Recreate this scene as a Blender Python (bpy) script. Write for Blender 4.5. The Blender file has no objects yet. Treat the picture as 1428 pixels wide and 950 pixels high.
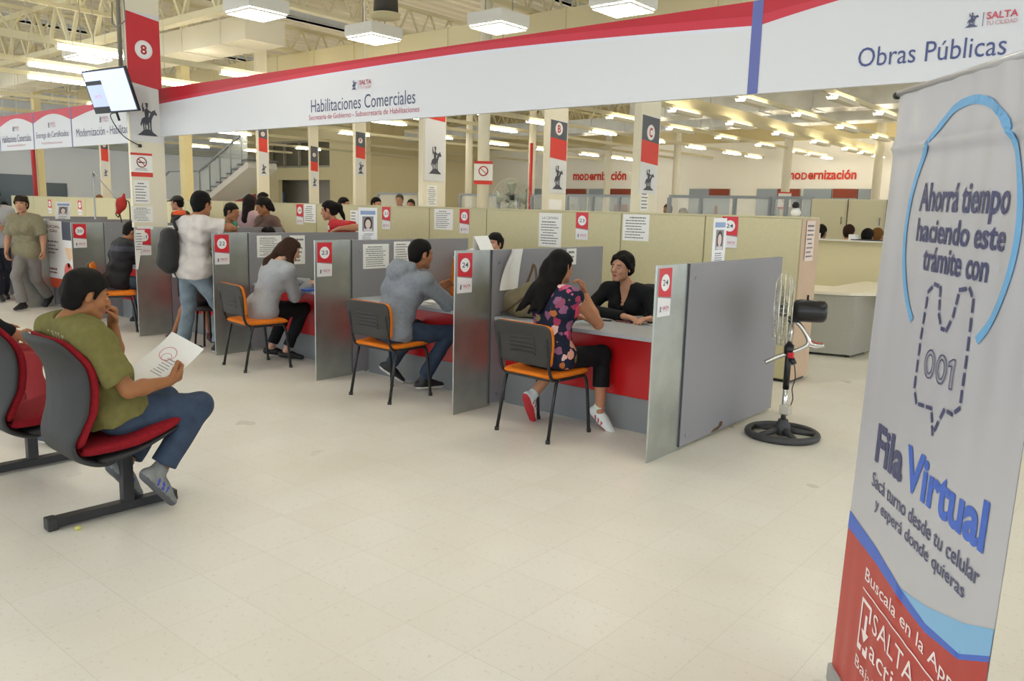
import bpy, math, random
import numpy as np
from mathutils import Vector, Matrix
random.seed(7); np.random.seed(7)
C = bpy.context.scene.collection
sc = bpy.context.scene
PI = math.pi
# ---------------------------------------------------------------- camera
F_PX = 1127.0; CAM_H = 1.62
PITCH, ROLL, YAW = math.radians(9.293), math.radians(1.5112), math.radians(-39.5708)
_cy, _sy, _cp, _sp = math.cos(YAW), math.sin(YAW), math.cos(PITCH), math.sin(PITCH)
FW = np.array([_sy*_cp, _cy*_cp, -_sp]); RT = np.array([_cy, -_sy, 0.]); UPV = np.cross(RT, FW)
R2 = math.cos(ROLL)*RT + math.sin(ROLL)*UPV; U2 = -math.sin(ROLL)*RT + math.cos(ROLL)*UPV
def _ray(x, y): return FW + R2*(x-714)/F_PX - U2*(y-475)/F_PX
def at_y(x, y, Y): d = _ray(x, y); p = d*(Y/d[1]); return np.array([p[0], Y, p[2]+CAM_H])   # where a sight line meets the plane Y
def at_x(x, y, X): d = _ray(x, y); p = d*(X/d[0]); return np.array([X, p[1], p[2]+CAM_H])
def at_z(x, y, Z): d = _ray(x, y); t = (Z-CAM_H)/d[2]; return np.array([d[0]*t, d[1]*t, Z])
cam = bpy.data.cameras.new('camera'); camo = bpy.data.objects.new('camera', cam); C.objects.link(camo)
cam.sensor_width = 36.0; cam.sensor_fit = 'HORIZONTAL'; cam.lens = F_PX/1428*36.0; cam.clip_end = 200
mw = Matrix.Identity(4)
for i in range(3):
    mw[i][0] = R2[i]; mw[i][1] = U2[i]; mw[i][2] = -FW[i]
mw[2][3] = CAM_H
camo.matrix_world = mw
sc.camera = camo
# ---------------------------------------------------------------- world, exposure
w = bpy.data.worlds.new('world'); sc.world = w; w.use_nodes = True
bg = w.node_tree.nodes['Background']; bg.inputs[0].default_value = (0.86, 0.93, 1.0, 1); bg.inputs[1].default_value = 2.3
sc.view_settings.view_transform = 'Standard'; sc.view_settings.look = 'None'
sc.view_settings.gamma = 1.0; sc.view_settings.use_curve_mapping = False
sc.view_settings.exposure = 0.25
TUBE_STRENGTH = 26.0
sc.cycles.use_denoising = True
sc.cycles.max_bounces = 8; sc.cycles.diffuse_bounces = 5; sc.cycles.glossy_bounces = 3
sc.cycles.transmission_bounces = 6; sc.cycles.transparent_max_bounces = 8
sc.cycles.sample_clamp_indirect = 6.0
sc.cycles.caustics_reflective = False; sc.cycles.caustics_refractive = False
# ---------------------------------------------------------------- materials
def lin(h):
    h = h.lstrip('#'); v = [int(h[i:i+2], 16)/255 for i in (0, 2, 4)]
    return tuple(c/12.92 if c <= 0.04045 else ((c+0.055)/1.055)**2.4 for c in v)
_mats = {}
def M(hexc, rough=0.5, metal=0.0, spec=0.5, noise=0.0, nscale=30.0, bump=0.0, bscale=200.0, emit=0.0, trans=0.0, alpha=1.0, coat=0.0):
    key = (hexc, rough, metal, spec, noise, nscale, bump, bscale, emit, trans, alpha, coat)
    if key in _mats: return _mats[key]
    m = bpy.data.materials.new('mat_'+hexc.lstrip('#')); m.use_nodes = True
    nt = m.node_tree; b = nt.nodes['Principled BSDF']
    c = lin(hexc)
    b.inputs['Base Color'].default_value = (*c, 1); b.inputs['Roughness'].default_value = rough
    b.inputs['Metallic'].default_value = metal; b.inputs['Specular IOR Level'].default_value = spec
    if coat: b.inputs['Coat Weight'].default_value = coat; b.inputs['Coat Roughness'].default_value = 0.1
    if trans: b.inputs['Transmission Weight'].default_value = trans
    if alpha < 1: b.inputs['Alpha'].default_value = alpha
    if emit:
        b.inputs['Emission Color'].default_value = (*c, 1); b.inputs['Emission Strength'].default_value = emit
    if noise or bump:
        tc = nt.nodes.new('ShaderNodeTexCoord')
    if noise:
        n = nt.nodes.new('ShaderNodeTexNoise'); n.inputs['Scale'].default_value = nscale; n.inputs['Detail'].default_value = 5
        nt.links.new(tc.outputs['Object'], n.inputs['Vector'])
        r = nt.nodes.new('ShaderNodeValToRGB')
        lo = tuple(max(0, x*(1-noise)) for x in c); hi = tuple(min(1, x*(1+noise*0.7)) for x in c)
        r.color_ramp.elements[0].color = (*lo, 1); r.color_ramp.elements[1].color = (*hi, 1)
        r.color_ramp.elements[0].position = 0.3; r.color_ramp.elements[1].position = 0.7
        nt.links.new(n.outputs['Fac'], r.inputs['Fac']); nt.links.new(r.outputs['Color'], b.inputs['Base Color'])
    if bump:
        n2 = nt.nodes.new('ShaderNodeTexNoise'); n2.inputs['Scale'].default_value = bscale; n2.inputs['Detail'].default_value = 3
        nt.links.new(tc.outputs['Object'], n2.inputs['Vector'])
        bp = nt.nodes.new('ShaderNodeBump'); bp.inputs['Strength'].default_value = bump; bp.inputs['Distance'].default_value = 0.01
        nt.links.new(n2.outputs['Fac'], bp.inputs['Height']); nt.links.new(bp.outputs['Normal'], b.inputs['Normal'])
    _mats[key] = m
    return m
def floor_material():
    m = bpy.data.materials.new('vinyl_tile_floor'); m.use_nodes = True; nt = m.node_tree; b = nt.nodes['Principled BSDF']
    N = nt.nodes.new; L = nt.links.new
    tc = N('ShaderNodeTexCoord')
    br = N('ShaderNodeTexBrick'); br.offset = 0.0; br.squash = 1.0
    br.inputs['Scale'].default_value = 1.0; br.inputs['Brick Width'].default_value = 0.3225; br.inputs['Row Height'].default_value = 0.3225
    br.inputs['Mortar Size'].default_value = 0.0012; br.inputs['Mortar Smooth'].default_value = 0.3; br.inputs['Bias'].default_value = 0.0
    br.inputs['Color1'].default_value = (*lin('#e9e6de'), 1); br.inputs['Color2'].default_value = (*lin('#e6e2d8'), 1); br.inputs['Mortar'].default_value = (*lin('#d0cabc'), 1)
    mp = N('ShaderNodeMapping'); mp.inputs['Location'].default_value = (-0.075, -0.096, 0); L(tc.outputs['Object'], mp.inputs['Vector']); L(mp.outputs['Vector'], br.inputs['Vector'])
    def spots(scale, lo, hi, col, src, amt=1.0, detail=4):
        n = N('ShaderNodeTexNoise'); n.inputs['Scale'].default_value = scale; n.inputs['Detail'].default_value = detail
        L(tc.outputs['Object'], n.inputs['Vector'])
        r = N('ShaderNodeMapRange'); r.inputs[1].default_value = lo; r.inputs[2].default_value = hi; r.inputs[4].default_value = amt
        L(n.outputs['Fac'], r.inputs[0])
        mx = N('ShaderNodeMixRGB'); mx.inputs[2].default_value = (*lin(col), 1); L(r.outputs[0], mx.inputs[0]); L(src, mx.inputs[1])
        return mx.outputs[0]
    c = spots(1.1, 0.45, 0.75, '#dcd5c2', br.outputs['Color'], 0.5)
    c = spots(45, 0.62, 0.7, '#d3ccbb', c, 0.55, 2)
    c = spots(160, 0.6, 0.7, '#d9d3c4', c, 0.6, 2)
    c = spots(9, 0.70, 0.74, '#c2b9a6', c, 0.3, 6)
    L(c, b.inputs['Base Color'])
    n = N('ShaderNodeTexNoise'); n.inputs['Scale'].default_value = 3.0; L(tc.outputs['Object'], n.inputs['Vector'])
    r = N('ShaderNodeMapRange'); r.inputs[3].default_value = 0.22; r.inputs[4].default_value = 0.42; L(n.outputs['Fac'], r.inputs[0])
    L(r.outputs[0], b.inputs['Roughness'])
    b.inputs['Specular IOR Level'].default_value = 0.45
    bp = N('ShaderNodeBump'); bp.inputs['Strength'].default_value = 0.25; bp.inputs['Distance'].default_value = 0.002
    L(br.outputs['Fac'], bp.inputs['Height']); bp.invert = True; L(bp.outputs['Normal'], b.inputs['Normal'])
    return m
def pattern_material(name, base, cols, scale, rough=0.8, thresh=0.5):
    """cloth printed with coloured blotches"""
    m = bpy.data.materials.new(name); m.use_nodes = True; nt = m.node_tree; b = nt.nodes['Principled BSDF']
    N = nt.nodes.new; L = nt.links.new
    tc = N('ShaderNodeTexCoord'); wn = N('ShaderNodeTexNoise'); wn.inputs['Scale'].default_value = scale*1.2
    L(tc.outputs['Object'], wn.inputs['Vector'])
    mxv = N('ShaderNodeMixRGB'); mxv.inputs[0].default_value = 0.06; L(tc.outputs['Object'], mxv.inputs[1]); L(wn.outputs['Color'], mxv.inputs[2])
    v = N('ShaderNodeTexVoronoi'); v.inputs['Scale'].default_value = scale; L(mxv.outputs[0], v.inputs['Vector'])
    r = N('ShaderNodeValToRGB'); r.color_ramp.interpolation = 'CONSTANT'
    sep = N('ShaderNodeSeparateColor'); L(v.outputs['Color'], sep.inputs[0]); L(sep.outputs[0], r.inputs['Fac'])
    e = r.color_ramp.elements; e[0].color = (*lin(cols[0]), 1); e[0].position = 0; e[1].color = (*lin(cols[1]), 1); e[1].position = 1/len(cols)
    for i, cc in enumerate(cols[2:]): q = e.new((i+2)/len(cols)); q.color = (*lin(cc), 1)
    lt = N('ShaderNodeMath'); lt.operation = 'LESS_THAN'; lt.inputs[1].default_value = thresh; L(v.outputs['Distance'], lt.inputs[0])
    mx = N('ShaderNodeMixRGB'); mx.inputs[1].default_value = (*lin(base), 1); L(lt.outputs[0], mx.inputs[0]); L(r.outputs['Color'], mx.inputs[2])
    L(mx.outputs[0], b.inputs['Base Color']); b.inputs['Roughness'].default_value = rough; b.inputs['Specular IOR Level'].default_value = 0.2
    return m
# ---------------------------------------------------------------- mesh helpers
class MB:
    def __init__(s): s.v = []; s.f = []; s.m = []; s.smooth = []
    def add(s, verts, faces, mi=0, smooth=False):
        o = len(s.v); s.v += [tuple(map(float, p)) for p in verts]
        for f in faces: s.f.append(tuple(i+o for i in f)); s.m.append(mi); s.smooth.append(smooth)
        return s
    def box(s, lo, hi, mi=0):
        x0, y0, z0 = lo; x1, y1, z1 = hi
        return s.add([(x0,y0,z0),(x1,y0,z0),(x1,y1,z0),(x0,y1,z0),(x0,y0,z1),(x1,y0,z1),(x1,y1,z1),(x0,y1,z1)],
                     [(0,3,2,1),(4,5,6,7),(0,1,5,4),(1,2,6,5),(2,3,7,6),(3,0,4,7)], mi)
    def bar(s, a, b, wd, ht, mi=0, up=(0,0,1)):
        a = Vector(a); b = Vector(b); d = (b-a).normalized(); u = Vector(up)
        if abs(d.dot(u)) > 0.99: u = Vector((0,1,0))
        r = d.cross(u).normalized()*wd/2; u = r.cross(d).normalized()*ht/2
        vs = [a-r-u, a+r-u, a+r+u, a-r+u, b-r-u, b+r-u, b+r+u, b-r+u]
        return s.add(vs, [(0,1,2,3),(7,6,5,4),(0,4,5,1),(1,5,6,2),(2,6,7,3),(3,7,4,0)], mi)
    def tube(s, pts, r, n=10, mi=0, closed=False):
        pts = [Vector(p) for p in pts]; rs = r if isinstance(r, (list, tuple)) else [r]*len(pts)
        k = len(pts); rings = []; prev = None
        for i, p in enumerate(pts):
            if closed: d = (pts[(i+1) % k]-pts[i-1]).normalized()
            else: d = (pts[min(i+1, k-1)]-pts[max(i-1, 0)]).normalized()
            if prev is None:
                u = Vector((0,0,1)) if abs(d.z) < 0.9 else Vector((1,0,0))
                a = d.cross(u).normalized()
            else:
                a = (prev-d*prev.dot(d)).normalized()
            prev = a; b = d.cross(a)
            rings.append([p+(a*math.cos(2*PI*j/n)+b*math.sin(2*PI*j/n))*rs[i] for j in range(n)])
        vs = [q for ring in rings for q in ring]; fs = []
        for i in range(k if closed else k-1):
            i2 = (i+1) % k
            for j in range(n): fs.append((i*n+j, i*n+(j+1) % n, i2*n+(j+1) % n, i2*n+j))
        if not closed:
            fs.append(tuple(reversed(range(n)))); fs.append(tuple((k-1)*n+j for j in range(n)))
        return s.add(vs, fs, mi, True)
    def lathe(s, prof, c=(0,0,0), axis=(0,0,1), n=28, mi=0):
        ax = Vector(axis).normalized(); u = Vector((0,0,1)) if abs(ax.z) < 0.9 else Vector((1,0,0))
        a = ax.cross(u).normalized(); b = ax.cross(a); c = Vector(c); vs = []; fs = []
        for (r, h) in prof:
            for j in range(n): t = 2*PI*j/n; vs.append(c+ax*h+(a*math.cos(t)+b*math.sin(t))*max(r, 1e-4))
        for i in range(len(prof)-1):
            for j in range(n): fs.append((i*n+j, i*n+(j+1) % n, (i+1)*n+(j+1) % n, (i+1)*n+j))
        fs.append(tuple(reversed(range(n)))); fs.append(tuple((len(prof)-1)*n+j for j in range(n)))
        return s.add(vs, fs, mi, True)
    def prism(s, poly, origin, u, v, n, thick, mi=0):
        o = Vector(origin); u = Vector(u); v = Vector(v); n = Vector(n); k = len(poly)
        vs = [o+u*p[0]+v*p[1] for p in poly]+[o+u*p[0]+v*p[1]+n*thick for p in poly]
        fs = [tuple(reversed(range(k))), tuple(range(k, 2*k))]+[(i, (i+1) % k, (i+1) % k+k, i+k) for i in range(k)]
        return s.add(vs, fs, mi)
    def build(s, name, mat, parent=None, bevel=0.0, world=True, kind=None, seg=2):
        me = bpy.data.meshes.new(name); vs = s.v
        if parent is not None and world:
            r = parent
            while r.parent is not None: r = r.parent
            l = r.location; vs = [(p[0]-l.x, p[1]-l.y, p[2]-l.z) for p in vs]
        me.from_pydata(vs, [], s.f)
        for m in (mat if isinstance(mat, (list, tuple)) else [mat]): me.materials.append(m)
        me.polygons.foreach_set('material_index', s.m); me.polygons.foreach_set('use_smooth', s.smooth)
        me.update()
        o = bpy.data.objects.new(name, me); C.objects.link(o)
        if parent is not None: o.parent = parent
        if bevel:
            b = o.modifiers.new('bevel', 'BEVEL'); b.width = bevel; b.segments = seg; b.limit_method = 'ANGLE'; b.angle_limit = math.radians(40)
        if kind: o['kind'] = kind
        return o
def tag(o, label, cat, group=None):
    o['label'] = label; o['category'] = cat
    if group: o['group'] = group
    return o
def thing(name, label, cat, loc=(0,0,0), rz=0.0, group=None):
    o = bpy.data.objects.new(name, None); C.objects.link(o); o.empty_display_size = 0.1
    o.location = [float(q) for q in loc]; o.rotation_euler = (0, 0, rz)
    return tag(o, label, cat, group)
def struct(name, mb, mat, **k): return mb.build(name, mat, kind='structure', **k)
def dup(root, loc, rz=0.0, label=None, group=None):
    def cp(o, parent):
        c = o.copy(); C.objects.link(c)
        if parent is not None: c.parent = parent
        for ch in list(o.children): cp(ch, c)
        return c
    r = cp(root, None); r.location = loc; r.rotation_euler = (0, 0, rz)
    if label: r['label'] = label
    if group: r['group'] = group
    return r
def pad(stations, n=20, ex=3.2):
    """cushion-like solid swept through stations (y, z, half width, half thickness), x across"""
    st = np.array(stations, float); k = len(st); mb = MB(); vs = []; fs = []
    for i in range(k):
        d = st[min(i+1, k-1), :2]-st[max(i-1, 0), :2]; d = d/np.linalg.norm(d); nn = np.array([-d[1], d[0]])
        y, z, hw, ht = st[i]
        for j in range(n):
            t = 2*PI*j/n; ct, stt = math.cos(t), math.sin(t)
            a = math.copysign(abs(ct)**(2/ex), ct)*hw; b = math.copysign(abs(stt)**(2/ex), stt)*ht
            vs.append((a, y+nn[0]*b, z+nn[1]*b))
    for i in range(k-1):
        for j in range(n): fs.append((i*n+j, i*n+(j+1) % n, (i+1)*n+(j+1) % n, (i+1)*n+j))
    fs.append(tuple(reversed(range(n)))); fs.append(tuple((k-1)*n+j for j in range(n)))
    mb.add(vs, fs, 0, True); return mb
def dense(st, m=5):
    """interpolate stations smoothly"""
    st = np.array(st, float); out = []
    for i in range(len(st)-1):
        p0 = st[max(i-1, 0)]; p1 = st[i]; p2 = st[i+1]; p3 = st[min(i+2, len(st)-1)]
        for t in np.linspace(0, 1, m, endpoint=False):
            out.append(0.5*((2*p1)+(-p0+p2)*t+(2*p0-5*p1+4*p2-p3)*t*t+(-p0+3*p1-3*p2+p3)*t**3))
    out.append(st[-1]); return out
def curve3(pts, m=6): return [tuple(p) for p in dense(pts, m)]
# ---------------------------------------------------------------- flat artwork: boards with printed shapes and lettering
_fonts = {}
def text_mesh(s, bold=0.0):
    cu = bpy.data.curves.new('lettering', 'FONT'); cu.body = s; cu.offset = bold; cu.resolution_u = 3
    ob = bpy.data.objects.new('lettering', cu); me = bpy.data.meshes.new_from_object(ob)
    v = np.empty(len(me.vertices)*3); me.vertices.foreach_get('co', v); v = v.reshape(-1, 3)[:, :2]
    f = [tuple(p.vertices) for p in me.polygons]
    bpy.data.objects.remove(ob); bpy.data.curves.remove(cu); bpy.data.meshes.remove(me)
    return v, f
RIDER = [[(0,0),(1,0),(.9,.07),(.78,.12),(.7,.2),(.5,.23),(.3,.18),(.18,.1)],
         [(.28,.46),(.36,.43),(.55,.44),(.68,.47),(.74,.58),(.8,.68),(.88,.74),(.98,.7),(1.0,.77),(.92,.86),(.9,.93),(.85,.88),(.76,.86),(.66,.74),(.6,.64),(.4,.64),(.3,.6)],
         [(.62,.5),(.72,.52),(.7,.34),(.72,.19),(.65,.19),(.64,.33)], [(.5,.46),(.58,.46),(.6,.3),(.57,.2),(.51,.2),(.53,.31)],
         [(.27,.5),(.38,.46),(.35,.32),(.37,.17),(.3,.17),(.29,.32)], [(.38,.46),(.46,.46),(.44,.33),(.46,.2),(.4,.2),(.39,.33)],
         [(.3,.6),(.24,.56),(.16,.38),(.2,.3),(.26,.42),(.31,.52)],
         [(.4,.6),(.56,.62),(.6,.78),(.56,.92),(.46,.94),(.38,.84)], [(.56,.88),(.7,.84),(.74,.8),(.71,.77),(.57,.8)],
         [(.44,.52),(.52,.54),(.56,.42),(.52,.36),(.46,.4)],
         [(.47,.95),(.53,.94),(.57,1.0),(.55,1.06),(.6,1.07),(.54,1.12),(.46,1.12),(.4,1.08),(.46,1.06),(.45,1.0)],
         [(.4,.86),(.3,.78),(.26,.98),(.3,1.12),(.34,1.1),(.33,.98),(.38,.93)]]
class Board:
    """artwork on a plane: origin o, unit axes u (reading direction) and v (up)"""
    def __init__(s, o, u, v):
        s.o = Vector(o); s.u = Vector(u).normalized(); s.v = Vector(v).normalized(); s.n = s.u.cross(s.v); s.parts = {}
        s.warp = None
    def P(s, x, y, h):
        p = s.o+s.u*x+s.v*y+s.n*h
        if s.warp: p = p+s.n*s.warp(x, y)
        return p
    def _mb(s, part, mat):
        if part not in s.parts: s.parts[part] = (MB(), [])
        mb, ms = s.parts[part]
        if mat not in ms: ms.append(mat)
        return mb, ms.index(mat)
    def poly(s, part, pts, mat, h=0.002):
        mb, mi = s._mb(part, mat); mb.add([s.P(x, y, h) for x, y in pts], [tuple(range(len(pts)))], mi); return s
    def rect(s, part, x0, y0, x1, y1, mat, h=0.002): return s.poly(part, [(x0,y0),(x1,y0),(x1,y1),(x0,y1)], mat, h)
    def slab(s, part, x0, y0, x1, y1, mat, t=0.004, h=0.0):
        mb, mi = s._mb(part, mat); mb.prism([(x0,y0),(x1,y0),(x1,y1),(x0,y1)], s.o+s.n*h, s.u, s.v, s.n, t, mi); return s
    def disc(s, part, x, y, r, mat, h=0.003, n=28, ry=None):
        return s.poly(part, [(x+r*math.cos(2*PI*i/n), y+(ry or r)*math.sin(2*PI*i/n)) for i in range(n)], mat, h)
    def stroke(s, part, pts, wd, mat, h=0.003, closed=False):
        pts = [np.array(p, float) for p in pts]
        if closed: pts = pts+[pts[0]]
        mb, mi = s._mb(part, mat)
        for a, b in zip(pts[:-1], pts[1:]):
            d = b-a; l = np.linalg.norm(d)
            if l < 1e-9: continue
            d = d/l; q = np.array([-d[1], d[0]])*wd/2; e = d*wd*0.3
            mb.add([s.P(*(p_), h) for p_ in (a-q-e, b-q+e, b+q+e, a+q-e)], [(0,1,2,3)], mi)
        return s
    def arc(s, part, x, y, r, a0, a1, wd, mat, h=0.003, n=40, ry=None):
        ry = ry or r
        return s.stroke(part, [(x+r*math.cos(a0+(a1-a0)*i/n), y+ry*math.sin(a0+(a1-a0)*i/n)) for i in range(n+1)], wd, mat, h)
    def text(s, part, t, x0, x1, y0, y1, mat, h=0.004, bold=0.0, keep=False):
        v, f = text_mesh(t, bold); lo = v.min(0); hi = v.max(0); v = (v-lo)/(hi-lo)
        mb, mi = s._mb(part, mat)
        mb.add([s.P(x0+a*(x1-x0), y0+b*(y1-y0), h) for a, b in v], f, mi); return s
    def rider(s, part, x0, y0, wd, ht, mat, h=0.004):
        for i, q in enumerate(RIDER): s.poly(part, [(x0+a*wd, y0+b*ht/1.12) for a, b in q], mat, h+0.0001*i)
        return s
    def build(s, parent, first=None, bevel=None):
        for p, (mb, ms) in s.parts.items(): mb.build(p.split('#')[0], ms, parent)
# ---------------------------------------------------------------- bodies: smooth surfaces grown round a skeleton
def nv(a): a = np.asarray(a, float); return a/(np.linalg.norm(a)+1e-12)
class Field:
    def __init__(s): s.p = []
    def cone(s, a, b, ra, rb, k=0.02, cap_a=False, cap_b=False, flat=None):
        s.p.append(('c', np.array(a, float), np.array(b, float), ra, rb, k, cap_a, cap_b, flat)); return s
    def ball(s, c, r, k=0.015): return s.cone(c, np.array(c, float)+[0, 0, 1e-4], r, r, k)
    def ell(s, c, axes, rad, k=0.02, cut=None):
        s.p.append(('e', np.array(c, float), np.array(axes, float), np.array(rad, float), k, cut)); return s
    def sub(s, c, r, k=0.01): s.p.append(('s', np.array(c, float), r, k)); return s
    def plane(s, c, n, k=0.0): s.p.append(('p', np.array(c, float), nv(n))); return s     # keep the side n points away from
    def chain(s, pts, rs, k=0.012):
        for i in range(len(pts)-1): s.cone(pts[i], pts[i+1], rs[i], rs[i+1], k)
        return s
    def mesh(s, res, wrinkle=0.0, wfreq=28.0, seed=0):
        lo = np.full(3, 1e9); hi = np.full(3, -1e9)
        for p in s.p:
            if p[0] == 'c':
                m = max(p[3], p[4]); lo = np.minimum(lo, np.minimum(p[1], p[2])-m); hi = np.maximum(hi, np.maximum(p[1], p[2])+m)
            elif p[0] == 'e':
                m = p[3].max(); lo = np.minimum(lo, p[1]-m); hi = np.maximum(hi, p[1]+m)
        mg = 0.04+wrinkle; lo -= mg; hi += mg
        n = np.ceil((hi-lo)/res).astype(int)+1
        Fd = np.full(n, 0.5, np.float32)
        ax = [(lo[i]+np.arange(n[i])*res).astype(np.float32) for i in range(3)]
        def loc(a, b):
            i0 = np.maximum(np.floor((a-lo)/res).astype(int), 0); i1 = np.minimum(np.ceil((b-lo)/res).astype(int)+1, n)
            sl = tuple(slice(int(i0[i]), int(i1[i])) for i in range(3))
            g = np.meshgrid(ax[0][sl[0]], ax[1][sl[1]], ax[2][sl[2]], indexing='ij'); return sl, g
        for p in s.p:
            if p[0] == 'c':
                _, a, b, ra, rb, k, ca, cb, flat = p; m = max(ra, rb)+k+2*res+0.01
                sl, (x, y, z) = loc(np.minimum(a, b)-m, np.maximum(a, b)+m)
                d = b-a; L2 = float(d@d); px, py, pz = x-a[0], y-a[1], z-a[2]
                t = (px*d[0]+py*d[1]+pz*d[2])/L2; tc = np.clip(t, 0, 1)
                qx, qy, qz = px-tc*d[0], py-tc*d[1], pz-tc*d[2]
                if flat is not None:           # flatten the section along a direction
                    fx, fs = flat; e = (qx*fx[0]+qy*fx[1]+qz*fx[2])*(1/fs-1)
                    qx = qx+e*fx[0]; qy = qy+e*fx[1]; qz = qz+e*fx[2]
                dist = np.sqrt(qx*qx+qy*qy+qz*qz)-(ra+(rb-ra)*tc)
                L = math.sqrt(L2)
                if ca: dist = np.maximum(dist, -t*L)
                if cb: dist = np.maximum(dist, (t-1)*L)
            elif p[0] == 'e':
                _, c, A, r, k, cut = p; m = r.max()+k+2*res+0.01
                sl, (x, y, z) = loc(c-m, c+m); px, py, pz = x-c[0], y-c[1], z-c[2]
                u = [px*A[i][0]+py*A[i][1]+pz*A[i][2] for i in range(3)]
                k0 = np.sqrt(sum((u[i]/r[i])**2 for i in range(3))); k1 = np.sqrt(sum((u[i]/r[i]**2)**2 for i in range(3)))+1e-9
                dist = k0*(k0-1)/k1
                if cut:
                    for grp in cut:        # each entry: the solid keeps what is behind any one of its planes
                        pl = [(x-cc[0])*cn[0]+(y-cc[1])*cn[1]+(z-cc[2])*cn[2] for cc, cn in (grp if isinstance(grp, list) else [grp])]
                        mm = pl[0]
                        for q_ in pl[1:]: mm = np.minimum(mm, q_)
                        dist = np.maximum(dist, mm)
            elif p[0] == 's':
                _, c, r, k = p; m = r+k+2*res
                sl, (x, y, z) = loc(c-m, c+m)
                dist = np.sqrt((x-c[0])**2+(y-c[1])**2+(z-c[2])**2)-r
                f = Fd[sl]; h = np.maximum(k-np.abs(f+dist), 0)/k; Fd[sl] = np.maximum(f, -dist)+h*h*k/4; continue
            else:
                _, c, nn = p
                g = (ax[0]-c[0])[:, None, None]*nn[0]+(ax[1]-c[1])[None, :, None]*nn[1]+(ax[2]-c[2])[None, None, :]*nn[2]
                Fd = np.maximum(Fd, g); continue
            f = Fd[sl]; h = np.maximum(k-np.abs(f-dist), 0)/k
            Fd[sl] = np.minimum(f, dist)-h*h*k/4
        if wrinkle:
            rg = np.random.RandomState(seed); wv = 0
            x, y, z = np.meshgrid(*ax, indexing='ij')
            for i in range(5):
                d = nv(rg.normal(size=3)*[1, 1, 1.6])*wfreq*rg.uniform(0.6, 1.8)
                ph = 1.5*np.sin((x*d[1]-y*d[2]+z*d[0])*0.5+rg.uniform(6))
                wv = wv+np.sin(x*d[0]+y*d[1]+z*d[2]+ph+rg.uniform(6))
            near = np.abs(Fd) < 0.03
            Fd = np.where(near, Fd+wrinkle*wv/2.2, Fd).astype(np.float32)
        return surface_nets(Fd, lo, res)
def surface_nets(Fd, lo, h):
    ins = Fd < 0
    Fd = Fd.copy()
    cnt = np.zeros(tuple(np.array(Fd.shape)-1), np.int8)
    for i in (0, 1):
        for j in (0, 1):
            for k in (0, 1): cnt += ins[i:ins.shape[0]-1+i, j:ins.shape[1]-1+j, k:ins.shape[2]-1+k]
    cells = np.argwhere((cnt > 0) & (cnt < 8)); ids = np.full(cnt.shape, -1, np.int32)
    ids[cells[:, 0], cells[:, 1], cells[:, 2]] = np.arange(len(cells))
    acc = np.zeros((len(cells), 3)); num = np.zeros(len(cells))
    cor = [(i, j, k) for i in (0, 1) for j in (0, 1) for k in (0, 1)]
    val = {c: Fd[cells[:, 0]+c[0], cells[:, 1]+c[1], cells[:, 2]+c[2]] for c in cor}
    for a in cor:
        for axn in range(3):
            if a[axn]: continue
            b = list(a); b[axn] = 1; b = tuple(b); fa, fb = val[a], val[b]; cr = (fa < 0) != (fb < 0)
            t = np.where(cr, fa/np.where(cr, fa-fb, 1), 0); p = np.array(a, float)[None]+np.zeros((len(cells), 1)); p[:, axn] = t
            acc[cr] += p[cr]; num[cr] += 1
    V = lo+h*(cells+acc/num[:, None])
    Q = []
    for axn in range(3):
        o = [i for i in range(3) if i != axn]
        sl0 = [slice(None)]*3; sl1 = [slice(None)]*3; sl0[axn] = slice(0, -1); sl1[axn] = slice(1, None)
        a = ins[tuple(sl0)]; b = ins[tuple(sl1)]; e = np.argwhere(a != b)
        ok = (e[:, o[0]] > 0) & (e[:, o[1]] > 0) & (e[:, o[0]] < Fd.shape[o[0]]-1) & (e[:, o[1]] < Fd.shape[o[1]]-1); e = e[ok]
        if not len(e): continue
        fl = a[e[:, 0], e[:, 1], e[:, 2]]
        def cid(d0, d1):
            q = e.copy(); q[:, o[0]] -= d0; q[:, o[1]] -= d1; return ids[q[:, 0], q[:, 1], q[:, 2]]
        q = np.stack([cid(1, 1), cid(0, 1), cid(0, 0), cid(1, 0)], 1)
        if axn == 1: fl = ~fl
        q[~fl] = q[~fl][:, ::-1]; Q.append(q)
    Q = np.concatenate(Q); Q = Q[(Q >= 0).all(1)]
    return V, Q
def mesh_obj(name, V, Q, mats, parent, paint=None, smooth_iter=0):
    r = parent
    while r.parent is not None: r = r.parent
    me = bpy.data.meshes.new(name); n = len(V); q = len(Q)
    me.vertices.add(n); me.vertices.foreach_set('co', (V-np.array(r.location)).astype(np.float32).ravel())
    me.loops.add(q*4); me.loops.foreach_set('vertex_index', Q.astype(np.int32).ravel())
    me.polygons.add(q); me.polygons.foreach_set('loop_start', np.arange(0, q*4, 4, dtype=np.int32))
    for m in mats: me.materials.append(m)
    mi = np.zeros(q, np.int32)
    if paint:
        cen = V[Q].mean(1)
        for fn, idx in paint: mi[fn(cen)] = idx
    me.polygons.foreach_set('material_index', mi); me.polygons.foreach_set('use_smooth', np.ones(q, bool))
    me.update(calc_edges=True); me.validate()
    o = bpy.data.objects.new(name, me); C.objects.link(o); o.parent = parent
    return o
def bone2(a, c, l1, l2, hint):
    a = np.array(a, float); c = np.array(c, float); d = c-a; D = np.linalg.norm(d); d = d/D
    if D > (l1+l2)*0.995: f = D/(l1+l2)/0.995; l1 *= f; l2 *= f
    x = (l1*l1-l2*l2+D*D)/(2*D); hgt = math.sqrt(max(l1*l1-x*x, 0)); h = np.array(hint, float); h = nv(h-d*(h@d))
    return a+d*x+h*hgt
def yawdir(y): y = math.radians(y); return np.array([math.sin(y), math.cos(y), 0.])
def yawright(y): y = math.radians(y); return np.array([math.cos(y), -math.sin(y), 0.])
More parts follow.
